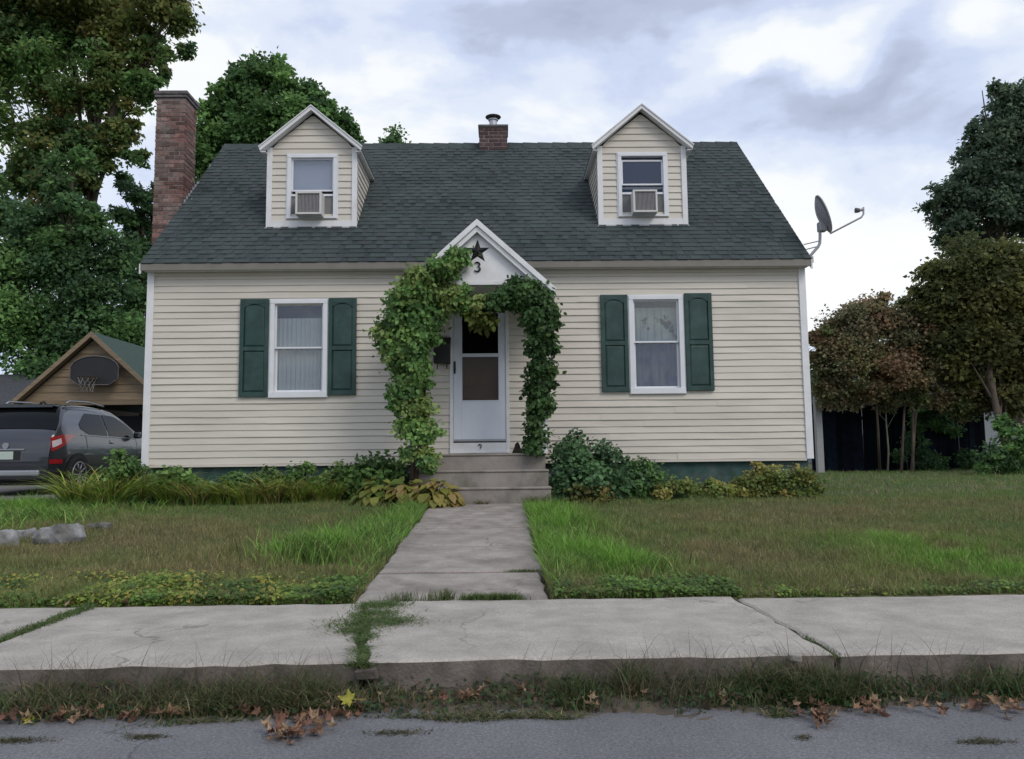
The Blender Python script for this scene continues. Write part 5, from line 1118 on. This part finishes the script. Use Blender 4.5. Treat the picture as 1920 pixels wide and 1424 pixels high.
# ground cover along the pavement edge
def cover(name, label, n, xr, yr, cols, size, seed=0, hgt=.09):
    x = xr[0]+(xr[1]-xr[0])*RNG.random(n); y = yr[0]+(yr[1]-yr[0])*RNG.random(n)**1.3; cl_n = np.clip((fnoise(x, y, 3.5, seed)-.3)*2.4, 0, 1); ok = (RNG.random(n) < .10+1.3*cl_n*np.clip(1.6-(y-yr[0])/(yr[1]-yr[0])*1.5, 0, 1)) & ~walkx(x, y); x, y, cl_n = x[ok], y[ok], cl_n[ok]; n = len(x)
    pos = np.stack([x, y, lawn_z(x, y)+hgt*RNG.random(n)*(.25+1.1*cl_n)], 1); idx = np.clip((fnoise(x, y, 1.7, seed+20)-.28)*2.2, 0, 1)*len(cols); idx = np.clip(idx+RNG.normal(0, .9, n), 0, len(cols)-1).astype(int)
    c = np.array(cols)[idx]*(1+RNG.normal(0, .2, (n, 1)))
    o = leaves(name, T_OV, pos, rand_dirs(n)*.5+np.array([0, -.35, 1.]), rand_dirs(n)+np.array([0, -.2, -.1]), size*(.6+.8*RNG.random(n)), c, M['leafflat']); return tag(o, label, 'ground cover', kind='stuff')
CV = [(.040, .072, .018), (.060, .110, .022), (.085, .145, .028), (.13, .165, .030), (.19, .175, .04), (.05, .085, .02)]; CV = [tuple(v*1.6 for v in c) for c in CV]
cover('ground_cover', 'green and yellow broadleaf weeds edging the left pavement', 34000, (-5, -.93), (4.86, 5.6), CV, .027, 1, .065)
cover('ground_cover', 'low green weeds where the right lawn meets the walk and pavement', 7000, (.33, 1.5), (4.86, 5.35), CV[:3]+CV[5:], .026, 2, .06)
cover('ground_cover', 'patchy green and yellow weeds along the edge of the right pavement', 5500, (1.4, 5.5), (4.86, 5.15), CV[:4]+[(.10, .09, .04), (.14, .11, .05)], .024, 3, .04)
# weeds in the gutter
def gutter_z(x, y): return np.maximum(gut(x, y), -.118)
def weeds(name, label, cs, n, h, cols, w=.006, lean=(.3, 1.3), zf=gutter_z, seg=3, kind='stuff', cat='weeds'):
    x, y = gauss(cs)(n); ok = ((y < 3.405) & (y > 3.14+.10*(fnoise(x, y*0, 2.2, 3)-.5)*2 - .05*(name == 'road_edge'))) & ((RNG.random(n) < 2.2*(fnoise(x, y*0, 1.9, 13)-.18)) | (name != 'gutter_weeds')) if zf is gutter_z else y > -9; x, y = x[ok], y[ok]; pos = np.stack([x, y, zf(x, y)-.005], 1); o = blades(name, pos, h*(.4+.9*RNG.random(len(x))), w*(.6+.8*RNG.random(len(x))), RNG.uniform(*lean, len(x)), RNG.random(len(x))*2*pi, pick(cols, len(x), .25), M['grass'], seg=seg); return tag(o, label, cat, kind=kind)
WD = [(.030, .055, .018), (.045, .075, .022), (.075, .085, .030), (.11, .09, .05), (.060, .060, .030), (.13, .11, .06)]; WD = [tuple(v*1.595 for v in c) for c in WD]
def gw(px, sx, y=3.27, sy=.055): return (at(px, 1280, y).x, y, sx, sy)
weeds('gutter_weeds', 'dark weedy grass growing along the foot of the kerb', [gw(p, .16, 3.30, .04) for p in range(-100, 2050, 60)], 9000, .034, WD)
weeds('gutter_weeds', 'thick dark weeds against the kerb left of the break', [gw(60, .15), gw(300, .12), gw(350, .14), gw(420, .12), gw(500, .12), gw(560, .14), gw(610, .12), gw(130, .12), gw(440, .1), gw(540, .08)], 8500, .095, WD)
weeds('gutter_weeds', 'thick green weeds against the kerb on the right', [gw(1400, .14), gw(1470, .10), gw(1530, .11), gw(1580, .12), gw(1340, .10), gw(1860, .14), gw(1080, .06), gw(1530, .08), gw(1560, .06)], 6000, .10, [(.030, .070, .020), (.045, .095, .026), (.06, .075, .026), (.10, .10, .04)])
weeds('road_edge', 'matted weeds spilling onto the road edge', [gw(390, .12, 3.10, .03), (at(520, 1320, 3.1).x, 3.10, .10, .03), (at(810, 1320, 3.1).x, 3.12, .14, .025), (at(1030, 1330, 3.08).x, 3.08, .07, .03), (at(1470, 1340, 3.05).x, 3.06, .035, .05), (at(1580, 1340, 3.05).x, 3.06, .05, .03), (at(950, 1330, 3.1).x, 3.12, .10, .025)], 4200, .035, WD, lean=(.8, 1.8))
# broad leaves among gutter weeds
n = 6500; x = RNG.random(n)*6-3; y = 3.14+.26*RNG.random(n)**.8; ok = RNG.random(n) < -.15+2*(fnoise(x, y, 2.5, 4)-.2); x, y = x[ok], y[ok]; n = len(x)
o = leaves('gutter_creeper', T_OV, np.stack([x, y, gutter_z(x, y)+.05*RNG.random(n)], 1), rand_dirs(n)*.6+np.array([0, -.4, 1.]), rand_dirs(n), .020*(.6+.9*RNG.random(n)), pick([(.025, .050, .018), (.038, .075, .022), (.06, .07, .03), (.09, .06, .035)], n), M['leafflat']); tag(o, 'tiny-leaved creeper matted under the kerb face', 'weeds', kind='stuff')
# thin stalks standing up in front of the kerb
weeds('dry_stalks', 'thin dry stalks sticking up in front of the pavement', [gw(p, .09) for p in (70, 150, 250, 340, 430, 470, 520, 560, 600, 1030, 1160, 1240, 1290, 1330, 1490, 1570, 1620, 1770)], 1000, .25, [(.10, .09, .05), (.07, .07, .04), (.12, .10, .06)], .0028, (.2, 1.2), seg=4)
weeds('tall_weeds', 'ragged taller weeds leaning over the kerb edge in a few places', [gw(470, .05, 3.30, .04), gw(590, .06, 3.30, .04), gw(1440, .05, 3.32, .03), gw(1530, .07, 3.32, .03), gw(1880, .08, 3.3, .04), gw(1180, .04, 3.34, .03), gw(310, .06, 3.3, .04)], 1500, .15, [(.05, .09, .028), (.075, .11, .035), (.11, .11, .05), (.14, .11, .07)], .006, (.3, 1.3), seg=4)
# weeds in the joints
def flatz(z): return lambda x, y: np.full_like(x, z)
def strip(p0, p1, k, sx=.02, sy=.02): return [(p0[0]+(p1[0]-p0[0])*i/(k-1), p0[1]+(p1[1]-p0[1])*i/(k-1), sx, sy) for i in range(k)]
JG = [(.040, .075, .022), (.060, .10, .028), (.085, .10, .035)]; JG = [tuple(v*1.61 for v in c) for c in JG]
weeds('joint_weeds', 'dark grass growing in the slanting pavement joint at the left', strip((-2.49, 4.8), (-2.47, 3.6), 14, .022, .05), 2300, .035, JG, .005, (.5, 1.4), flatz(.012))
weeds('joint_weeds', 'spreading green weeds in the pavement joint before the walk', [(-.72, 4.70, .07, .06), (-.70, 4.45, .07, .06), (-.66, 4.28, .12, .05), (-.66, 4.15, .13, .05), (-.62, 4.22, .08, .05), (-.72, 4.02, .06, .05), (-.66, 3.85, .03, .05), (-.64, 3.6, .03, .06), (-.6, 3.45, .03, .03)], 11000, .038, JG, .005, (.8, 1.8), flatz(.012))
weeds('joint_weeds', 'dark green grass strip between the walk and the pavement', strip((-.18, 4.86), (.06, 4.86), 5, .04, .014), 1300, .055, JG, .005, (.3, 1.2), flatz(.012))
weeds('joint_weeds', 'wispy grass at the foot of the walk', [(-.40, 4.88, .06, .02), (-.62, 4.86, .05, .02), (-.34, 4.9, .02, .02)], 420, .075, JG+[(.12, .11, .06)], .004, (.1, .7), flatz(.012))
weeds('joint_weeds', 'small tuft in the walk joint near its right edge', [(.12, 5.71, .05, .012), (.22, 5.71, .05, .012)], 260, .028, JG, .004, (.4, 1.4), flatz(.055))
weeds('joint_weeds', 'dry grass along the first kerb slab break', strip((1.43, 3.42), (1.43, 3.7), 3, .015, .03), 160, .03, JG, .004, (.4, 1.2), flatz(.02))
for px, py, sx, n_, lab in ((745, 1375, .06, 420, 'flat brownish weed on the road left of centre'), (272, 1383, .045, 420, 'small dull green weed on the road below the left gutter'), (25, 1390, .07, 700, 'dark weed patch on the road at the left edge'), (1845, 1392, .05, 450, 'dark green weed patch on the road at the right'), (1503, 1384, .02, 120, 'tiny dark weed on the road right of centre')):
    d_ = _d*F + _r*(px-W/2) + _u*(H/2-py); k = (-.118-CAM.z)/d_.z; q = CAM+d_*k
    weeds('road_weed', lab, [(q.x, q.y, sx, .014)], n_, .018, [(.075, .075, .030), (.10, .075, .04), (.05, .065, .025)], .004, (.8, 1.8), flatz(-.118), kind=None, cat='weed')

for px, py, sz, lab in ((690, 1262, .05, 'broken concrete lump at the kerb break'), (722, 1285, .035, 'small broken concrete piece under the kerb break'), (1488, 1232, .03, 'chipped pale concrete piece at the right pavement joint')):
    q = at(px, py, 3.40); rnd = random.Random(px); vs = []
    for i in range(8): sx_, sy_, sz_ = (i & 1)*2-1, (i >> 1 & 1)*2-1, (i >> 2)*2-1; vs.append((q.x+sx_*sz*rnd.uniform(.6, 1.1), 3.385+sy_*sz*rnd.uniform(.4, .8), q.z+sz_*sz*.6*rnd.uniform(.5, 1.1)))
    tag(MB().add(vs, [(0, 2, 3, 1), (4, 5, 7, 6), (0, 1, 5, 4), (1, 3, 7, 5), (3, 2, 6, 7), (2, 0, 4, 6)]).obj('concrete_piece', M['kerbf'] if px < 1000 else M['concrete'], bevel=.006), lab, 'concrete piece')
# rocks at the left -----------------------------------------------------------
def rock(px0, px1, py0, py1, label, seed, mt='rockm'):
    c = gp((px0+px1)/2, py1); k = c.y/F; w = (px1-px0)*k; h = (py1-py0)*k; rnd = random.Random(seed)
    import bmesh
    bm = bmesh.new(); bmesh.ops.create_icosphere(bm, subdivisions=3, radius=1)
    for v in bm.verts:
        n_ = v.co.normalized(); d = 1+.30*noise.noise(n_*1.6+Vector((seed, 0, 0)))+.14*abs(noise.noise(n_*2.7+Vector((seed, 7, 0))))+.08*noise.noise(n_*4+Vector((seed, 3, 0))); v.co = Vector((n_.x*w/2*d, n_.y*w*.38*d, min(n_.z, .62+.2*n_.x)*h*.8*d+h*.30))
    me = bpy.data.meshes.new('rock'); bm.to_mesh(me); bm.free(); me.materials.append(M[mt]); o = link('rock', me, None, c+Vector((0, w*.3, 0))); tag(o, label, 'rock', 'rocks edging the driveway')
rock(-30, 20, 992, 1030, 'grey rock cut off by the left edge of the lawn', 1); rock(52, 138, 982, 1022, 'large pale grey angular rock on the left lawn', 2)
rock(20, 60, 992, 1012, 'small flat grey stone between two larger rocks', 3); rock(152, 198, 980, 996, 'half buried grey stone in dry grass right of the large rock', 4, 'rockdk')

# fallen leaves -----------------------------------------------------------------
def maple_leaf(seed, flat=0):
    rnd = random.Random(seed); lobes = [(-150, .35), (-115, .62), (-92, .40), (-62, .88), (-38, .48), (-22, .62), (0, 1.0), (22, .62), (38, .48), (62, .88), (92, .40), (115, .62), (150, .35), (180, .16)]
    cur = flat or rnd.uniform(1.0, 3.0); ca = rnd.uniform(0, pi); vs = [(0, 0, 0)]; tw = rnd.uniform(-.3, .3)
    for s_ in (.5, 1.0):
        for an, r in lobes:
            t = radians(90-an); rr = r*s_*rnd.uniform(.9, 1.08); x, y = rr*cos(t), rr*sin(t); u = x*cos(ca)+y*sin(ca); z = cur*.55*u*u + tw*x*y + rnd.uniform(-.06, .06)*s_; sh = 1-.25*min(cur, 1.2)*u*u
            vs.append((x*sh, y*sh, z))
    k = len(lobes); fs_ = [(0, 1+i, 1+(i+1) % k) for i in range(k)] + [(1+i, 1+k+i, 1+k+(i+1) % k, 1+(i+1) % k) for i in range(k)]
    mb = MB().add(vs, fs_); b = len(mb.v)
    mb.tube([(0, -.1, .02), (.05, -.45, .1), (.12, -.8, .06)], .022, 4); me = mb.mesh('fallen_leaf', M['deadleaf'], False); return me
LC = [(.25, .145, .085), (.16, .085, .055), (.30, .20, .125), (.09, .05, .035), (.19, .095, .07), (.31, .22, .14)]
LMS = []
for i in range(16):
    me = maple_leaf(i); c = np.array(LC[i % len(LC)]); colour_attr(me, np.tile(c, (len(me.vertices), 1))*(1+RNG.normal(0, .12, (len(me.vertices), 1)))); LMS.append(me)
ym = maple_leaf(77, .6); colour_attr(ym, np.tile(np.array([.30, .28, .045]), (len(ym.vertices), 1)))
def road_pt(px, py, z=-.10): d_ = _d*F + _r*(px-W/2) + _u*(H/2-py); k = (z-CAM.z)/d_.z; return CAM+d_*k
def leaf_at(p, s, label, group, me=None, tilt=.5):
    o = link('fallen_leaf', me or random.choice(LMS)); o.location = p; o.scale = (s, s, s); o.rotation_euler = (random.uniform(-tilt, tilt), random.uniform(-tilt, tilt), random.uniform(0, 6.28)); tag(o, label, 'leaf', group)
LW = ['tan', 'russet brown', 'pale tan', 'dark brown', 'reddish brown', 'light buff']
def pile(cs, n, label, group, s=.032):
    xa_ = min(c[0]-c[2] for c in cs); xb_ = max(c[0]+c[2] for c in cs)
    for i in range(int(n*1.5)):
        px, py, sx, sy = random.choice(cs); p = road_pt(random.gauss(px, sx), random.gauss(py, sy)); p.y = min(p.y, 3.30)
        zf = float(gutter_z(np.array([p.x]), np.array([p.y]))[0]); p.z = zf+random.uniform(.008, .040); mi = random.randrange(16); zone = 'left part' if px < xa_+(xb_-xa_)/3 else ('right part' if px > xa_+(xb_-xa_)*2/3 else 'middle'); sc_ = random.uniform(.6, 1.25); leaf_at(p, s*sc_, ('large ' if sc_ > .93 else 'small ')+label % (LW[mi % 6], zone), group, LMS[mi], tilt=.9)
pile([(560, 1365, 30, 8), (600, 1345, 35, 10), (640, 1330, 25, 10), (540, 1378, 15, 5), (665, 1320, 15, 8)], 70, 'curled %s leaf, %s of the gutter heap left of the kerb break', 'leaf pile left of the kerb break')
pile([(85, 1338, 12, 5), (150, 1340, 18, 5), (175, 1336, 14, 5), (30, 1345, 25, 4), (110, 1345, 10, 4)], 30, '%s leaf, %s of the gutter leaves at the far left', 'leaves in the far left gutter')
pile([(280, 1341, 30, 3), (330, 1341, 20, 3), (480, 1338, 16, 5), (220, 1341, 25, 3)], 24, '%s leaf, %s of the sparse leaves in the left gutter weeds', 'leaves in the left gutter')
pile([(880, 1302, 16, 6), (870, 1312, 14, 4), (815, 1312, 12, 3)], 14, '%s leaf, %s of the cluster at the kerb below the walk', 'leaves at the kerb below the walk')
pile([(980, 1305, 12, 4), (1075, 1315, 10, 6), (1100, 1325, 12, 4), (1180, 1310, 12, 4)], 14, '%s leaf, %s of the scattered leaves right of the walk', 'leaves in the gutter right of the walk')
pile([(1530, 1330, 22, 7), (1545, 1350, 14, 6), (1615, 1325, 18, 6), (1640, 1330, 12, 4), (1370, 1318, 20, 3)], 36, '%s leaf, %s of the right gutter pile', 'leaf pile in the right gutter')
pile([(1750, 1330, 25, 4), (1830, 1322, 20, 4), (1905, 1325, 14, 6)], 22, '%s leaf, %s of the gutter leaves at the far right', 'leaves in the far right gutter')
p = road_pt(60, 1352, -.112); leaf_at(p, .055, 'yellow green maple leaf on the road at the far left', None, ym, .2)
p = road_pt(655, 1312, -.06); leaf_at(p, .055, 'yellow leaf on top of the gutter pile left of the kerb break', None, ym, .9)
for px, py, lab in ((140, 1133, 'tan leaf at the lawn edge above the left pavement joint'), (330, 1137, 'tan leaf lying at the back edge of the left pavement'), (232, 1138, 'brown leaf at the back of the pavement by the left joint')):
    p = gp(px, py); p.y = 4.84; p.z = .03; leaf_at(p, .04, lab, None, None, .7)
for px, py, lab in ((800, 958, 'tan leaf at the head of the walk by the hosta'), (840, 955, 'curled tan leaf on the walk near the bottom step'), (905, 945, 'tan leaf at the foot of the bottom step')):
    p = gp(px, py, .03); leaf_at(p, .06, lab, None, None, .5)
print('objects', len(bpy.data.objects), 'tris', sum(len(m.loops)-2*len(m.polygons) for m in bpy.data.meshes))
